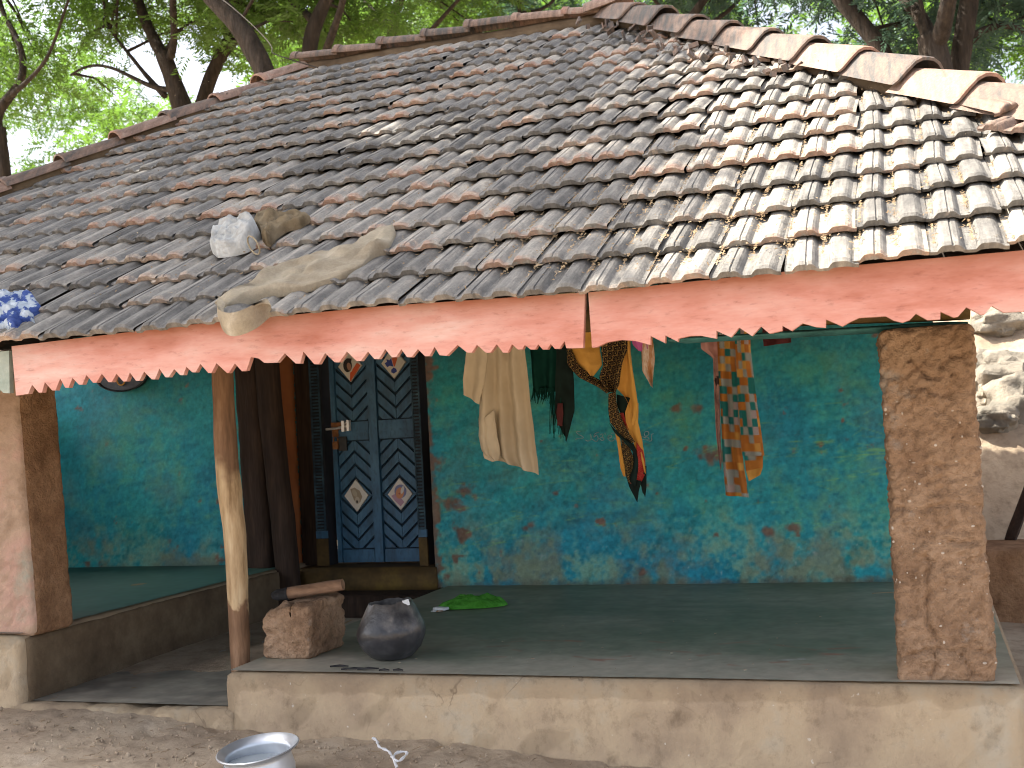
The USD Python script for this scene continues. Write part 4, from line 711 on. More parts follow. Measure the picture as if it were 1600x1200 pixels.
for nm, (dx, dy, w, d, h, an), mm_ in (('wrapper', (0, 0, .09, .05, .018, -.25), M['plastic']), ('flap', (.005, -.045, .05, .03, .006, .3), M['silk']), ('flap', (-.02, -.06, .035, .025, .008, -.2), M['plastic'])):
    b = rbox((-w/2, -d/2, 0), (w/2, d/2, h), .004, .012, .003, 30, 3); v = b[0]; v = np.c_[v[:, 0]*math.cos(an)-v[:, 1]*math.sin(an)+pk[0]+dx, v[:, 0]*math.sin(an)+v[:, 1]*math.cos(an)+pk[1]+dy, v[:, 2]+ZP+.007]; put(pkt, nm, (v, b[1]), mm_, smooth=True)
# charred twigs and crumbs on the floor
tw = np.random.default_rng(9)
for k, (x, y, L, an) in enumerate(((530, 1041, .09, .15), (553, 1045, .12, .25), (575, 1045, .10, .3), (600, 1047, .05, .1), (622, 1047, .05, .0))):
    p = atZ(x, y, ZP+.012); d = np.array([math.cos(an), math.sin(an), 0])*L/2
    put(ROOT, 'charred_twig', tube([p-d, p+[0, .005, .002], p+d], [.004, .006, .003], 6), M['char'], smooth=True, label=['leftmost charred twig on the plinth edge, below the mud block', 'longest charred twig on the plinth edge between block and pot', 'charred twig on the plinth edge nearest left of the pot', 'short charred twig straight in front of the clay pot', 'rightmost short charred twig under the belly of the pot'][k], cat='twig', group='charred twigs by the pot')
cr_ = []
for k in range(40):
    x, y = (tw.uniform(620, 1380), tw.uniform(925, 1058)); p = atZ(x, y, ZP+.009); s = tw.uniform(.0015, .004); b = trimesh.creation.icosphere(0, s); cr_.append((np.array(b.vertices)*[tw.uniform(.7, 2.5), 1, .6]+p, np.array(b.faces)))
for k in range(500):
    x, y = tw.uniform(0, 1000), tw.uniform(1112, 1199); p = atY(x, y, tw.uniform(4.3, 4.85)); p[2] = ground_z(p[0], p[1])+.004; s = tw.uniform(.002, .008); b = trimesh.creation.icosphere(0, s); cr_.append((np.array(b.vertices)*tw.uniform(.6, 1.6, 3)+p, np.array(b.faces)))
put(ROOT, 'grit', merge(cr_), M['pebble'] if False else M['earth'], kind='stuff', label='small crumbs and grit scattered on floor and yard', cat='grit')
yd = np.random.default_rng(15); st_, pb_ = [], []
for k in range(420):
    p = np.array([yd.uniform(-5, -.2), yd.uniform(3.9, 4.84), 0]); p[2] = ground_z(p[0], p[1])+.008; a = yd.uniform(0, math.pi); d = np.array([math.cos(a), math.sin(a), yd.normal(0, .1)])*yd.uniform(.005, .03); st_.append(tube([p-d, p+d], .0012, 4))
for k in range(130):
    p = np.array([yd.uniform(-5, -.2), yd.uniform(3.9, 4.84), 0]); p[2] = ground_z(p[0], p[1])+.004; m = trimesh.creation.icosphere(1, 1.); v = np.array(m.vertices); pb_.append((v*(1+.5*fb(v+k, 1.5, k, 2))[:, None]*yd.uniform(.003, .011)*yd.uniform(.6, 1.3, 3)+p, np.array(m.faces)))
put(ROOT, 'straw_litter', merge(st_), M['straw'], kind='stuff', label='bits of straw scattered on the mud yard', cat='straw')
put(ROOT, 'pebbles', merge(pb_), M['earth'], kind='stuff', label='small pebbles scattered on the mud yard', cat='pebbles')
# straw on the floor next to the pillar
p = atZ(1385, 927, ZP+.01); put(ROOT, 'straw_stalk', tube([p-[.08, 0, 0], p+[0, .01, .003], p+[.06, .01, 0]], .002, 5), M['straw'], label='single dry straw on the porch floor left of the right pillar', cat='straw')

# aluminium pot in the yard
ac = atY(402, 1170, 4.30); ap = thing('aluminium_pot', 'wide rimmed aluminium pot of water standing on the mud yard', 'pot', (ac[0], ac[1], ac[2]-.21))
apf = [(.0, -.21), (.09, -.21), (.13, -.19), (.152, -.14), (.15, -.08), (.135, -.035), (.138, -.02), (.168, -.002), (.170, .003), (.166, .006), (.135, -.012), (.127, -.03), (.142, -.08), (.144, -.14), (.12, -.185), (.0, -.2)]
def aw(V): V = V.copy(); V[:, 2] += (.05*V[:, 0]+.12*V[:, 1])*np.clip((V[:, 2]+.21)/.21, 0, 1); V[:, :2] *= (1+.012*np.sin(3*np.arctan2(V[:, 1], V[:, 0])))[:, None]; return V
put(ap, 'pot_body', lathe(apf, 56, ac, aw), M['alu'], smooth=40)
g = np.linspace(0, 2*math.pi, 49)[:-1]; put(ap, 'water', (np.vstack([[0, 0, -.055], np.c_[.139*np.cos(g), .139*np.sin(g), np.full(48, -.055)]])+ac, np.array([[0, 1+k, 1+(k+1) % 48] for k in range(48)])), M['water'])
# knotted white string
sp = [(583, 1167), (590, 1172), (595, 1180), (603, 1183), (612, 1190), (616, 1196), (622, 1187), (632, 1186), (631, 1194), (622, 1199), (616, 1196), (620, 1206)]
sq = []
for x, y in sp: p = atY(x, y, 4.72); p = atZ(x, y, ground_z(p[0], 4.72)); p[2] = ground_z(p[0], p[1])+.035; sq.append(p)
put(ROOT, 'white_string', tube(smoothline(sq, 60), .0055+.002*np.sin(np.arange(60)*1.3), 6), M['string'], smooth=True, label='knotted strip of white string on the mud below the plinth', cat='string')

# ------------------------------------------------------------------ hanging clothes
HOOK = 2.33
def sheet(left, right, Y, n=26, m=40, folds=4, amp=.025, th=.005, seed=1, taper=1., up=True, uvs=None, bottom=None):
    """Cloth between two outlines given as picture points on the plane y = Y; folded over a line, so it has a back and a front."""
    L = resample([atY(x, y, Y) for x, y in left], m); Rr = resample([atY(x, y, Y) for x, y in right], m)
    s = np.linspace(0, 1, n)
    P = L[:, None]*(1-s)[None, :, None]+Rr[:, None]*s[None, :, None]
    t = np.linspace(0, 1, m)[:, None]; ph = fb(np.c_[np.linspace(0, 2, m), 0*np.arange(m), 0*np.arange(m)], 1, seed)[:, None]*3
    dy = amp*(np.sin(2*math.pi*folds*s[None]+seed+ph)*(.5+.5*t*taper)+.6*np.sin(2*math.pi*(folds*.43)*s[None]+1.7*seed+2*ph))
    nz = fb(P.reshape(-1, 3)*[1, 1, .5], 11, seed, 3).reshape(m, n); n4 = fb(P.reshape(-1, 3), 30, seed, 2).reshape(m, n); dy = dy+amp*1.2*nz+.008*n4
    F = P.copy(); F[..., 1] += dy; Bk = P.copy(); Bk[..., 1] += dy+th
    if bottom: F[..., 2] += bottom*t**6*np.sin(s*9+seed)[None]; Bk[..., 2] += bottom*t**6*np.sin(s*9+seed)[None]
    V = np.vstack([F.reshape(-1, 3), Bk.reshape(-1, 3)]); q = grid_faces(m, n); o = m*n
    fs = [q, q[:, ::-1]+o]
    ring = np.r_[np.arange(n), np.arange(1, m)*n+n-1, (m-1)*n+np.arange(n-2, -1, -1), np.arange(m-2, 0, -1)*n]; nx = np.roll(ring, -1)
    fs.append(np.c_[ring, nx, nx+o, ring+o]); uv = None
    if uvs is not None: U, Vv = np.meshgrid(s*uvs[0], np.linspace(0, uvs[1], m)); uv = np.tile(np.c_[U.ravel(), Vv.ravel()], (2, 1))
    return (V, np.vstack(fs)), uv
def hang(parent, name, left, right, Y, mat_, label=None, **k):
    m, uv = sheet(left, right, Y, **k); return put(parent, name, m, mat_, smooth=True, uv=uv, label=label)
CY = 6.3
rope_p = [np.array([-4.6, 6.3, 2.42]), np.array([-3, 6.3, HOOK]), np.array([-1.5, 6.3, 2.28]), np.array([-.4, 6.3, 2.36]), np.array([.6, 6.3, 2.5])]
put(ROOT, 'clothes_line', tube(smoothline(rope_p, 40), .006, 6), M['rope'], smooth=True, label='thin rope strung under the porch roof that carries the washing', cat='rope')
c = thing('cream_cloth', 'long cream cotton cloth with soft folds, leftmost on the clothes line', 'cloth', (-2.2, CY, 1.25))
hang(c, 'cloth_panel', [(752, 470), (752, 560), (748, 620), (747, 680), (752, 705), (762, 714)], [(818, 470), (822, 560), (830, 630), (838, 690), (843, 742)], CY, M['cream'], folds=3.3, amp=.028, seed=2)
hang(c, 'cloth_flap', [(736, 470), (729, 545), (724, 592), (725, 617)], [(765, 470), (762, 560), (757, 600), (749, 632)], CY-.03, M['cream'], folds=1.3, amp=.012, seed=5)
hang(c, 'cloth_tail', [(749, 660), (750, 690), (755, 716), (768, 722)], [(772, 640), (777, 680), (781, 705), (779, 719)], CY-.035, M['cream'], n=14, m=16, folds=1.2, amp=.012, seed=8)
c = thing('green_shawl', 'dark green fringed shawl hanging right of the cream cloth', 'shawl', (-2.0, CY, 1.45))
hang(c, 'cloth_panel', [(820, 480), (828, 540), (832, 580), (834, 612)], [(880, 480), (882, 540), (880, 580), (878, 612)], CY+.1, M['dgreen'], folds=2.2, amp=.02, seed=3)
hang(c, 'cloth_tail', [(872, 500), (868, 600), (868, 650), (882, 680)], [(892, 500), (896, 600), (897, 640), (886, 690)], CY+.07, M['black'], n=10, folds=1, amp=.012, seed=6)
fr_ = []; rf = np.random.default_rng(2)
for k in range(70):
    x = rf.uniform(834, 880); y0 = 606; L = rf.uniform(8, 26) if x < 862 else rf.uniform(40, 86); p0, p1 = atY(x, y0, CY+.1), atY(x+rf.normal(0, 2.5), y0+L, CY+.1); p0[1] += rf.normal(0, .01); p1[1] += rf.normal(0, .02)
    fr_.append(tube([p0, (p0+p1)/2+[rf.normal(0, .004), rf.normal(0, .004), 0], p1], [.004, .003, .0015], 5))
put(c, 'fringe', merge(fr_), M['dgreen'], smooth=True)
hang(c, 'purple_patch', [(871, 630), (869, 645), (871, 665)], [(879, 630), (880, 645), (878, 666)], CY+.055, M['maroon'], n=6, m=8, folds=.5, amp=.004)
s_ = thing('printed_sari', 'knotted yellow sari cloth with black and gold border twisted to a point', 'sari', (-1.6, CY, 1.1))
hang(s_, 'yellow_panel', [(885, 480), (891, 545), (903, 570), (922, 587)], [(935, 480), (936, 545), (940, 570), (926, 588)], CY, M['yellow'], folds=1., amp=.012, seed=2)
hang(s_, 'gold_border', [(884, 500), (885, 545), (886, 570), (905, 590), (935, 605), (948, 615)], [(890, 500), (892, 545), (902, 568), (922, 586), (945, 598), (955, 612)], CY-.02, M['border'], n=12, folds=.8, amp=.012, seed=3, uvs=(.8, 4.5))
hang(s_, 'gold_border', [(936, 490), (940, 545), (943, 570), (936, 590), (944, 604), (956, 613)], [(980, 490), (981, 545), (973, 565), (970, 580), (968, 600), (962, 612)], CY-.03, M['border'], folds=1.4, amp=.02, seed=4, uvs=(1.6, 4.5))
hang(s_, 'yellow_fold', [(976, 490), (975, 550), (970, 580), (962, 605), (975, 618), (982, 630)], [(984, 490), (985, 550), (993, 600), (998, 635), (994, 655), (990, 665)], CY-.015, M['yellow'], folds=1.2, amp=.018, seed=5)
hang(s_, 'gold_border', [(951, 615), (950, 640), (953, 660), (968, 680), (985, 694)], [(962, 612), (964, 635), (972, 655), (980, 672), (992, 690)], CY-.03, M['border'], n=10, folds=.7, amp=.01, seed=7, uvs=(.9, 4))
hang(s_, 'dark_fold', [(963, 616), (964, 635), (975, 655)], [(986, 622), (980, 640), (980, 658)], CY+.0, M['black'], n=10, m=16, folds=.7, amp=.01, seed=3)
hang(s_, 'yellow_fold', [(986, 618), (977, 645), (980, 668), (990, 690), (1000, 720)], [(998, 630), (997, 660), (1003, 690), (1007, 720), (1010, 740)], CY-.005, M['yellow'], n=14, folds=1., amp=.014, seed=6)
hang(s_, 'red_panel', [(966, 645), (970, 662), (978, 674)], [(974, 645), (978, 660), (982, 672)], CY-.02, M['redprint'], n=8, m=10, folds=.5, amp=.006, uvs=(1, 1.4))
hang(s_, 'dark_border', [(951, 660), (960, 676), (975, 690), (988, 705), (990, 725), (982, 750)], [(962, 672), (975, 684), (990, 694), (996, 708), (998, 728), (993, 760)], CY-.025, M['black'], n=10, folds=.7, amp=.01, seed=9)
hang(s_, 'yellow_edge', [(960, 672), (966, 705), (969, 730), (974, 744)], [(968, 682), (972, 708), (976, 730), (977, 745)], CY-.02, M['yellow'], n=8, folds=.5, amp=.008)
hang(s_, 'gold_border', [(970, 684), (971, 705), (974, 730), (980, 752)], [(984, 700), (990, 715), (988, 735), (990, 756)], CY-.015, M['border'], n=14, folds=.9, amp=.012, seed=2, uvs=(1.3, 3))
hang(s_, 'red_panel', [(994, 690), (996, 715), (990, 740), (985, 755)], [(1004, 705), (1007, 720), (1008, 740), (1000, 756)], CY-.02, M['redprint'], n=10, folds=.8, amp=.01, seed=4, uvs=(1, 3))
hang(s_, 'dark_tip', [(978, 745), (983, 762), (995, 784)], [(1002, 752), (998, 768), (995.5, 785)], CY-.02, M['black'], n=8, m=14, folds=.6, amp=.008)
hang(s_, 'dark_tip', [(1001, 730), (1000, 755), (1004, 770)], [(1010, 728), (1010, 760), (1008, 777)], CY-.01, M['black'], n=8, m=14, folds=.6, amp=.006)
c = thing('silk_scarf', 'white and orange satin scarf end with magenta fold, right of the sari', 'scarf', (-1.4, CY, 1.75))
hang(c, 'scarf_end', [(1000, 500), (1002, 545), (1004, 580), (1017, 602)], [(1016, 500), (1021, 540), (1023, 560), (1019, 606)], CY-.02, M['silk'], n=12, m=24, folds=1.2, amp=.012, seed=3)
hang(c, 'magenta_fold', [(985, 510), (988, 538), (997, 548)], [(1008, 510), (1012, 545), (1006, 550)], CY-.03, M['magenta'], n=10, m=12, folds=1.2, amp=.01, seed=2)
c = thing('patchwork_cloth', 'long orange and teal patchwork printed cloth, rightmost on the clothes line', 'cloth', (-.9, CY, 1.2))
hang(c, 'cloth_panel', [(1118, 480), (1121, 555), (1126, 640), (1130, 720), (1134, 774)], [(1148, 480), (1150, 560), (1155, 660), (1162, 730), (1170, 777)], CY, M['patch'], folds=1.6, amp=.018, seed=3, uvs=(3.6, 25))
hang(c, 'cloth_panel', [(1146, 480), (1150, 560), (1155, 640), (1160, 712)], [(1172, 480), (1172, 545), (1182, 630), (1194, 712)], CY-.025, M['patch'], folds=1.2, amp=.016, seed=6, uvs=(3.9, 18))
hang(c, 'cloth_fold', [(1162, 712), (1165, 735), (1170, 752)], [(1192, 712), (1192, 730), (1188, 742)], CY-.015, M['patch'], n=12, m=12, folds=.8, amp=.01, uvs=(2.4, 2.5))
c = thing('pink_towel', 'narrow pink towel with dark stripes hanging left of the patchwork cloth', 'towel', (-1.1, CY, 1.35))
hang(c, 'towel_top', [(1094, 500), (1095, 545), (1110, 556), (1113, 560)], [(1125, 500), (1128, 545), (1128, 555), (1123, 560)], CY+.02, M['pinkcloth'], n=14, m=20, folds=1.5, amp=.012, seed=2)
hang(c, 'towel_edge', [(1114, 556), (1116, 610), (1119, 680), (1125, 728)], [(1124, 556), (1124, 610), (1126, 680), (1127, 735)], CY+.02, M['stripe'], n=8, m=40, folds=1.8, amp=.007, seed=4)
m, _ = sheet([(1190, 470), (1191, 520), (1193, 541)], [(1234, 470), (1235, 515), (1236, 535)], 6.6, n=14, m=14, folds=1.4, amp=.012); put(ROOT, 'maroon_rag', m, M['maroon'], smooth=True, label='dark maroon rag showing just below the eave teeth right of the patchwork cloth', cat='rag')
# dark oval tray on the left wall
tc = atY(188, 585, WALL-.06)
tr = thing('wall_tray', 'dark oval tray with a small yellow mark hung high on the left teal wall', 'tray', tc)
g = np.linspace(0, 2*math.pi, 41)[:-1]; ring = []
for k, (s1, dy) in enumerate(((1., .0), (1., .03), (.94, .035), (.9, .02))): ring.append(np.c_[tc[0]+.245*s1*np.cos(g), np.full(40, tc[1]-dy+.03), tc[2]+.135*s1*np.sin(g)])
V = np.vstack(ring+[[[tc[0], tc[1]+.012, tc[2]]]]); F = [[i*40+k, i*40+(k+1) % 40, (i+1)*40+(k+1) % 40, (i+1)*40+k] for i in range(3) for k in range(40)]; V_, F_ = vf((V, F)); F_ = np.vstack([F_, [[120+k, 120+(k+1) % 40, 160] for k in range(40)]])
put(tr, 'tray_body', (V_, F_), M['iron'], smooth=40)
put(tr, 'yellow_mark', tube(smoothline([tc+[-.028, -.002, -.03], tc+[-.022, -.002, -.07], tc+[.0, -.002, -.083], tc+[.028, -.002, -.075], tc+[.03, -.002, -.035]], 20), .006, 6), M['yellow'], smooth=True)

# ------------------------------------------------------------------ things on the roof
def drape(outline_px, h0, amp, seed, n=72, sharp=7., mat_=None, name='', label='', cat='', lift=None):
    poly = Polygon([atR(x, y)[:2] for x, y in outline_px]).buffer(0); x0, y0, x1, y1 = poly.bounds; c = np.array(poly.representative_point().coords[0])
    P = np.array(poly.exterior.coords)[:-1]; P = resample(np.vstack([P, P[:1]]), n+1)[:-1]; rings = []
    for k, s in enumerate(np.linspace(1, .02, 26)):
        q = c+(P-c)*s; z = LIP0[2]+(q[:, 1]-LIP0[1])*math.tan(TH); Q = np.c_[q, z]; dome_ = np.clip((1-s)*9, 0, 1)**.5
        tilep = .03*np.cos((q[:, 0]-XOFF)/W*4*math.pi)*0
        hh = h0*dome_*(.6+1.2*fb(Q, 3.2, seed, 3))+amp*np.abs(fb(Q, sharp, seed+1, 3))*dome_*2+.35*amp*fb(Q, sharp*3, seed+2, 3)*dome_
        rings.append(Q+NRM*(.042+hh+tilep)[:, None])
    V = np.vstack([rings[0]-NRM*.03]+rings); F = [[i*n+k, i*n+(k+1) % n, (i+1)*n+(k+1) % n, (i+1)*n+k] for i in range(26) for k in range(n)]
    return V, np.array(F)
sk = thing('burlap_sack', 'empty tan burlap sack spread over the lower roof tiles with its mouth over the eave', 'sack', atR(480, 440))
put(sk, 'sack_cloth', drape([(340, 486), (395, 458), (440, 426), (505, 408), (570, 394), (598, 368), (618, 364), (622, 376), (612, 398), (585, 412), (568, 430), (530, 447), (480, 462), (430, 470), (390, 480), (360, 492)], .006, .055, 3, sharp=6.5), M['sack'], smooth=True)
rim = [(345, 475), (341, 490), (345, 506), (368, 514), (392, 505), (410, 492), (424, 481)]; q = np.array([atR(x, y, .05) for x, y in rim]); q = smoothline(q, 24); outer = q.copy(); inner = smoothline(np.array([atR(x, y, .10) for x, y in [(352, 474), (350, 484), (354, 490), (372, 490), (390, 484), (404, 477), (424, 478)]]), 24)
V = np.vstack([inner, (inner+outer)/2+NRM*.035+[0, -.01, 0], outer+NRM*.01, outer-NRM*.03]); put(sk, 'sack_mouth', (V, grid_faces(4, 24)), M['sack'], smooth=True)
bd = thing('tied_bundle', 'white plastic bundle tied with string beside a brown rag on the tiles above the sack', 'bundle', atR(385, 385))
bp = [atR(336, 396, .08), atR(350, 388, .10), atR(372, 380, .10), atR(396, 373, .09), atR(408, 368, .07)]
put(bd, 'plastic_bag', drape([(334, 400), (343, 386), (362, 373), (386, 366), (404, 366), (411, 376), (404, 390), (388, 399), (362, 406), (342, 407)], .075, .075, 12, n=56, sharp=13), M['bag'], smooth=True)
q = smoothline(bp, 24)[15]; g = np.linspace(0, 2*math.pi, 20); d = bp[3]-bp[2]; d /= np.linalg.norm(d); s = np.cross(d, NRM); put(bd, 'tie_string', tube(q-NRM*.03+.05*(np.cos(g)[:, None]*s+.9*np.sin(g)[:, None]*NRM), .004, 6), M['rope'], smooth=True)
put(bd, 'brown_rag', drape([(398, 366), (412, 352), (432, 349), (452, 352), (470, 346), (488, 350), (470, 362), (450, 366), (436, 376), (424, 390), (414, 388), (412, 372)], .035, .08, 8, n=48, sharp=12), M['rag'], smooth=True)
put(ROOT, 'blue_cloth', drape([(-60, 488), (-20, 480), (8, 476), (24, 482), (42, 472), (60, 478), (70, 492), (56, 503), (58, 512), (40, 514), (34, 526), (12, 524), (-10, 536), (-60, 540)], .02, .13, 5, n=110, sharp=10), M['bluewhite'], smooth=True, label='crumpled blue and white cloth on the roof tiles at the left edge', cat='cloth')
# loose spare tiles near the right hip
for (x, y, an, h), lb in zip(((1530, 212, -.6, .05), (1585, 214, -.3, .06), (1548, 190, .35, .075)), ('loose clay tile lying askew on the roof, lowest of three by the right hip', 'loose clay tile on the roof, rightmost of three below the right hip caps', 'topmost loose clay tile just under the right hip caps')):
    o = atR(x, y, h); xa = np.array([math.cos(an), 0, 0])+UPS*math.sin(an); ya = np.cross(NRM, xa); v = place_tile(o, xa, ya, NRM, rt); put(ROOT, 'loose_tile', (v, TFq), M['cap'], smooth=True, var={'tile': np.c_[np.full(len(v), .35), TA]}, label=lb, cat='roof tile', group='loose tiles by the right hip')
# thin wire from the trees to the ridge
wp = [atY(345, 0, 12.5), atY(390, 35, 10.6), atY(425, 75, 9.4), atR(470, 98, .12)]
put(ROOT, 'wire', tube(smoothline(wp+[atR(497, 106, .08)], 30), .005, 5), M['bark'], smooth=True, label='thin dark wire running down to the left end of the ridge', cat='wire')

# ------------------------------------------------------------------ right background: stones and mud bench
def rock(c, r, seed, sub=3, flat=1.):
    m = trimesh.creation.icosphere(sub, 1.); v = np.array(m.vertices); d = 1+.7*fb(v, 1.3, seed, 2)+.35*fb(v, 3, seed+1, 3); q = np.round(v*2.2+fb(v, 2, seed+2)[:, None])/2.2
    v = (v*.7+q*.3)*d[:, None]*np.array(r); return v+np.array(c), np.array(m.faces)
rk = [((1560, 512), 12.9, (.30, .22, .17), 'pale tilted stone with a hole at the top of the slope right of the house'), ((1556, 590), 10.6, (.20, .2, .2), 'pale edged stone in the heap beside the right pillar'), ((1588, 600), 10.5, (.26, .24, .22), 'brown stone at the right edge of the heap'),
      ((1568, 628), 10.3, (.34, .28, .25), 'large dark boulder at the middle of the heap'), ((1540, 640), 10.3, (.16, .16, .15), 'small tan stone under the pale edged stone'), ((1594, 655), 10.2, (.26, .26, .26), 'mossy grey boulder low at the right edge of the heap'), ((1552, 662), 10.1, (.2, .16, .12), 'flat grey stone at the foot of the heap')]
from scipy.interpolate import RegularGridInterpolator
_gi = RegularGridInterpolator((xs_g, ys_g), Z_g)
def on_ground(x, y):
    for Y_ in np.arange(8.2, 20, .03):
        p = atY(x, y, Y_)
        if p[2] <= float(_gi((p[0], p[1]))): return p
    return p
for i, ((x, y), Y, r, lb) in enumerate(rk):
    p = on_ground(x, y); k = p[1]/Y; r = np.array(r)*k; put(ROOT, 'boulder', rock(p+[0, 0, .25*r[2]], r, 60+i), M['rock'], smooth=35, label=lb, cat='boulder', group='stones right of the house')
put(ROOT, 'mud_bench', rbox((.30, 8.9, -.3), (2.4, 9.55, .52), .05, .06, .015, 6, 12), M['mud'], smooth=True, label='low brown mud bench outside the right end of the porch', cat='bench')
pb = [atY(1600, 745, 9.3), atY(1572, 825, 9.3)]; put(ROOT, 'leaning_plank', beam(atY(1606, 740, 9.75)+[0.05, 0, 0], atY(1578, 845, 9.45), .10, .03), M['darkwood'], label='dark plank leaning on the bank behind the mud bench', cat='plank')

# ------------------------------------------------------------------ trees
def spray_template(seed=0):
    r = np.random.default_rng(seed); V, F = [], []
    for k in range(7):
        x = k/6
        for s in (-1, 1):
            b = np.array([x, 0, -.18*x*x]); d = np.array([.22, s*.34, -.06+.08*r.normal()]); w = np.array([.075, 0, .02*r.normal()])
            o = len(V); V += [b, b+d*.5+w, b+d, b+d*.5-w]; F.append([o, o+1, o+2, o+3])
    return np.array(V), np.array(F)
SV, SF = spray_template(); SFt = vf((SV, SF))[1]
def sprays(C_, n, ell, size, r):
    """n leaf sprays round each centre, one mesh."""
    N = len(C_)*n; c = np.repeat(np.asarray(C_), n, 0); d = r.normal(size=(N, 3)); d /= np.linalg.norm(d, axis=1, keepdims=True); rr = r.random(N)**.45
    c = c+d*rr[:, None]*ell*r.uniform(.7, 1.25, (N, 1)); a = d*[1, 1, .3]+r.normal(0, .5, (N, 3)); a /= np.linalg.norm(a, axis=1, keepdims=True); u = np.array([0, 0, 1.])+r.normal(0, .35, (N, 3)); b = np.cross(u, a); b /= np.linalg.norm(b, axis=1, keepdims=True); w = np.cross(a, b)
    s = size*r.uniform(.6, 1.3, N)[:, None, None]; V = c[:, None]+s*(SV[None, :, 0:1]*a[:, None]+SV[None, :, 1:2]*b[:, None]+SV[None, :, 2:]*w[:, None]); k = len(SV)
    return V.reshape(-1, 3), (SFt[None]+(np.arange(N)*k)[:, None, None]).reshape(-1, 3)
SKYHOLES = [(292, 85, 30), (258, 70, 14), (170, 95, 20), (205, 100, 22), (215, 65, 14), (310, 135, 16), (375, 128, 22), (75, 15, 22), (130, 25, 14), (1212, 45, 18), (1225, 25, 8), (1325, 50, 22), (1265, 60, 14), (1400, 45, 18), (1415, 55, 14), (1590, 70, 22), (1540, 105, 22), (1450, 40, 12), (985, 22, 16), (1005, 28, 14), (925, 12, 12), (640, 8, 12), (1155, 12, 12), (398, 52, 9)]
def tree(limbs, Y, region, ncl, leaf, label, seed, nsp=26, size=.27, yr=2.2, hi=-420, group=None, ell=(.62, .62, .32)):
    """limbs: polylines of (px, py, width in px) at depth Y; the first starts at the trunk, which runs on to the ground."""
    r = np.random.default_rng(seed); base = atY(limbs[0][0][0], limbs[0][0][1], Y); bx_, by_ = base[0]-.1*r.normal(), base[1]; gz = float(ground_z(np.array(bx_), np.array(by_)))
    t = thing('tree', label, 'tree', (bx_, by_, gz-.2), group); tubes = []; ends = []
    for i, l in enumerate(limbs):
        pts = [atY(x, y, Y+(.5*math.sin(i*2.1)*j/max(1, len(l)-1))) for j, (x, y, w) in enumerate(l)]; w = [w_/FPX*Y/2*1.04 for _, _, w_ in l]
        if i == 0: pts = [np.array([bx_, by_, gz-.2]), np.array([bx_*.6+pts[0][0]*.4, by_, gz*.45+pts[0][2]*.55])]+pts; w = [w[0]*1.35, w[0]*1.08]+w
        if l[-1][1] < 30:
            d = pts[-1]-pts[-2]; d /= np.linalg.norm(d); pts += [pts[-1]+d*1.3+[r.normal(0, .3), 0, .4], pts[-1]+d*2.6+[r.normal(0, .8), r.normal(0, .6), 1.2]]; w += [w[-1]*.7, w[-1]*.3]
        n = 10*len(pts); q = smoothline(pts, n); L = np.r_[0, np.cumsum(np.linalg.norm(np.diff(pts, axis=0), axis=1))]; tubes.append(tube(q, np.interp(np.linspace(0, L[-1], n), L, w), 10, rough=.12, seed=seed+i)); ends += list(q[n//2:])
    ends = np.array(ends); Cc = []; ncl = int(ncl*(1.85 if region[0] < 600 else 1.45))
    while len(Cc) < ncl:
        x = r.uniform(region[0], region[1]); y = r.uniform(hi, region[2]); YY = Y+r.uniform(.3, yr*1.25) if y > -60 else Y+r.uniform(-.8, yr)
        if any((x-a)**2+((y-b)*1.1)**2 < (g_+(10 if region[0] < 600 else 16))**2 for a, b, g_ in SKYHOLES): continue
        p = atY(x, y, YY)
        if p[2] < gz+2: continue
        Cc.append(p)
    for p in Cc[::2]:
        e = ends[np.argmin(np.linalg.norm(ends-p, axis=1))]
        if np.linalg.norm(p-e) < 3.2: tubes.append(tube([e, (e+p)/2+[0, 0, .12], p], [.03, .02, .008], 5))
    put(t, 'trunk', merge(tubes), M['bark'], smooth=True); v, f = sprays(Cc, nsp, np.array(ell), size, r); put(t, 'crown', (v, f), leaf)
tree([[(8, 300, 30), (3, 240, 26), (0, 200, 22)], [(2, 215, 22), (8, 160, 18), (32, 125, 14), (30, 70, 12), (5, 20, 9)], [(10, 155, 13), (50, 120, 8), (76, 85, 6), (100, 20, 5)]], 15, (-120, 150, 190), 62, M['leaf'], 'leafy forked tree at the far left edge behind the roof', 1)
tree([[(284, 168, 38), (270, 125, 30), (255, 85, 28)], [(256, 88, 24), (235, 50, 20), (215, 0, 18)], [(262, 95, 16), (272, 55, 13), (270, 0, 12)], [(268, 140, 12), (215, 125, 8), (170, 105, 6), (110, 118, 4)], [(258, 150, 12), (222, 110, 8), (190, 70, 6), (165, 40, 4)]], 16, (110, 330, 150), 70, M['leaf'], 'dark trunked tree rising behind the left hip, its trunk forking in two', 2)
tree([[(318, 155, 26), (336, 105, 24), (356, 70, 24)], [(350, 80, 22), (392, 35, 22), (450, 5, 20)], [(352, 75, 14), (375, 62, 10), (402, 40, 8)]], 17, (300, 430, 110), 34, M['leaf'], 'tree leaning right behind the left hip with one curved limb', 3)
tree([[(412, 110, 36), (395, 75, 36), (372, 40, 34), (340, 5, 32)]], 14.5, (330, 470, 70), 34, M['leaf'], 'thick pale brown trunk leaning left behind the ridge end', 4)
tree([[(482, 90, 26), (490, 45, 27), (500, 20, 24), (515, -10, 20)], [(490, 35, 16), (470, 15, 12), (450, -5, 10)], [(506, 92, 14), (520, 50, 13), (536, 0, 11)]], 15, (440, 590, 75), 46, M['leaf'], 'upright dark trunk just right of the ridge end, with a thin second stem', 5)
tree([[(612, 75, 20), (614, 40, 18), (625, 0, 14)], [(612, 50, 9), (590, 20, 6), (575, 8, 5)], [(655, 65, 6), (680, 40, 8), (705, 12, 6)]], 19, (560, 770, 75), 70, M['leaf'], 'pale slender tree behind the middle of the ridge', 6)
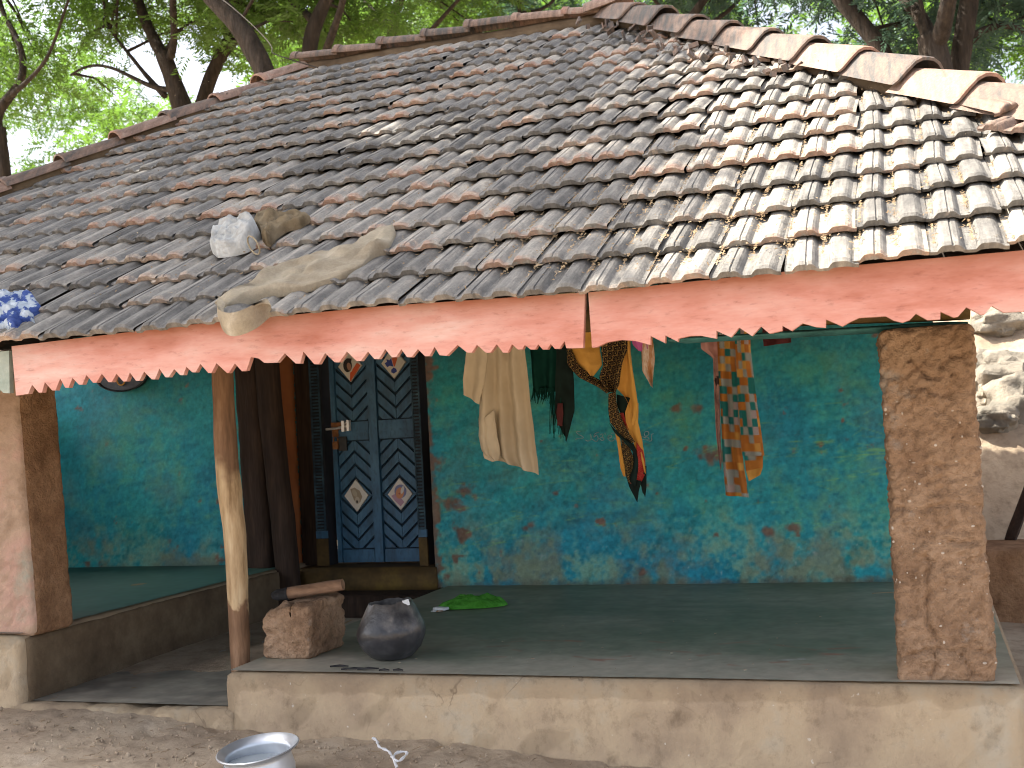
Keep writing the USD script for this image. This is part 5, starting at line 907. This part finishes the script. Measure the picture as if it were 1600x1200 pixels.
tree([[(815, 40, 9), (812, 10, 8), (810, -20, 8)], [(815, 20, 6), (860, 5, 5), (880, -20, 4)]], 21, (740, 960, 40), 62, M['leafd'], 'thin dark stemmed tree behind the ridge left of its peak', 7)
tree([[(1085, 90, 18), (1075, 40, 15), (1100, 0, 12)], [(1080, 60, 9), (1120, 30, 7), (1150, 5, 6)], [(1078, 50, 8), (1040, 20, 6)]], 18, (985, 1200, 80), 92, M['leafd'], 'dense blue green tree behind the top of the right hip', 8)
tree([[(1392, 120, 26), (1372, 70, 24), (1350, 42, 24), (1315, 0, 24)], [(1355, 50, 8), (1385, 40, 6), (1420, 35, 4)]], 15.5, (1190, 1400, 85), 52, M['leafd'], 'dark trunk leaning left behind the right hip', 9)
tree([[(1468, 130, 46), (1458, 80, 40), (1450, 55, 34)], [(1452, 60, 22), (1436, 25, 20), (1412, -5, 18)], [(1462, 75, 26), (1474, 40, 24), (1482, 0, 22)]], 14.5, (1380, 1490, 90), 40, M['leafd'], 'massive dark tree with two stems behind the right hip', 10)
tree([[(1496, 130, 30), (1504, 70, 28), (1510, 30, 28), (1516, -5, 26)], [(1508, 62, 10), (1545, 44, 10), (1575, 40, 10), (1605, 50, 9), (1640, 45, 7)]], 14.8, (1490, 1680, 110), 48, M['leafd'], 'dark tree at the upper right with a thin bough reaching right', 11)
# greenery on the far slope
rg = np.random.default_rng(41); Cc = []
for k in range(620):
    x, Y_ = rg.uniform(-250, 1750), rg.uniform(27, 44); y_ = rg.uniform(-10, 330 if x < 420 else 130)
    if any((x-a)**2+((y_-b)*1.1)**2 < (g_+32)**2 for a, b, g_ in SKYHOLES): continue
    Cc.append(atY(x, y_, Y_))
v, f = sprays(Cc, 34, np.array([1.2, 1.0, .7]), .5, rg); put(ROOT, 'far_wood', (v, f), M['leaf'], kind='stuff', label='sunlit green woodland on the slope far behind the house', cat='woodland')
# unseen tree, its crown shaped to lay shade on roof, porch and yard
sh = thing('shade_tree', 'large unseen tree beyond the left end of the house, its crown shaped to shade roof and yard', 'tree', (-11.5, 5.0, 0)); rs = np.random.default_rng(77)
LIT = ((1440, 310, 400, 230), (1250, 400, 420, 110), (1180, 270, 260, 140), (1560, 200, 300, 220), (1300, 110, 330, 90), (650, 240, 190, 70), (240, 250, 130, 60), (380, 440, 150, 60))
def lit_roof(X_, Y_):     # roof patches kept sunlit by leaving leaf clusters out
    p = project([X_, Y_, LIP0[2]+max(0, Y_-LIP0[1])*math.tan(TH)])
    return any(((p[0]-cx)/rx)**2+((p[1]-cy)/ry)**2 < 1 for cx, cy, rx, ry in LIT)
Cc = []
for k in range(6000):
    if len(Cc) > 700: break
    roofhit = rs.random() < .66
    if roofhit: X_, Y_ = rs.uniform(-7, 2.2), rs.uniform(3.9, 8.6); Z_ = LIP0[2]+max(0, min(Y_, RY)-LIP0[1])*math.tan(TH)
    elif rs.random() < .35: X_, Y_, Z_ = rs.uniform(-6.6, -4.3), rs.uniform(5, 7.8), rs.uniform(.5, 1.2)
    else: X_, Y_, Z_ = rs.uniform(-7, 1.5), rs.uniform(3.4, 5.3), rs.uniform(.1, .7)
    if roofhit and lit_roof(X_, Y_): continue
    T_ = rs.uniform(8.0, 13.5); p = np.array([X_, Y_, Z_])+S*T_
    if not roofhit:
        q = p-S*((p-LIP0)@NRM/(S@NRM))
        if q[1] > LIP0[1]-.2 and lit_roof(q[0], q[1]): continue
    if p[0] > -7.2 or p[2] < 4.5: continue
    if project(p)[2] > .5 and -160 < project(p)[0] < 1760 and -160 < project(p)[1] < 1360: continue
    Cc.append(p)
Cc = np.array(Cc); ctr = Cc.mean(0); base = np.array([-11.5, 5.0, -.2]); tb = [tube(smoothline([base, base+[.2, .1, 2.5], base*.5+ctr*.5, ctr+[0, 0, .6]], 24), np.linspace(.42, .12, 24), 12, rough=.1)]
for p in Cc[::6]: st = base*.35+ctr*.65+[0, 0, -.8]; tb.append(tube(smoothline([st, (st+p)/2+[0, 0, .5], p], 8), np.linspace(.11, .02, 8), 6))
put(sh, 'trunk', merge(tb), M['bark'], smooth=True); v, f = sprays(Cc, 26, np.array([.45, .45, .35]), .34, rs); put(sh, 'crown', (v, f), M['leafd'])
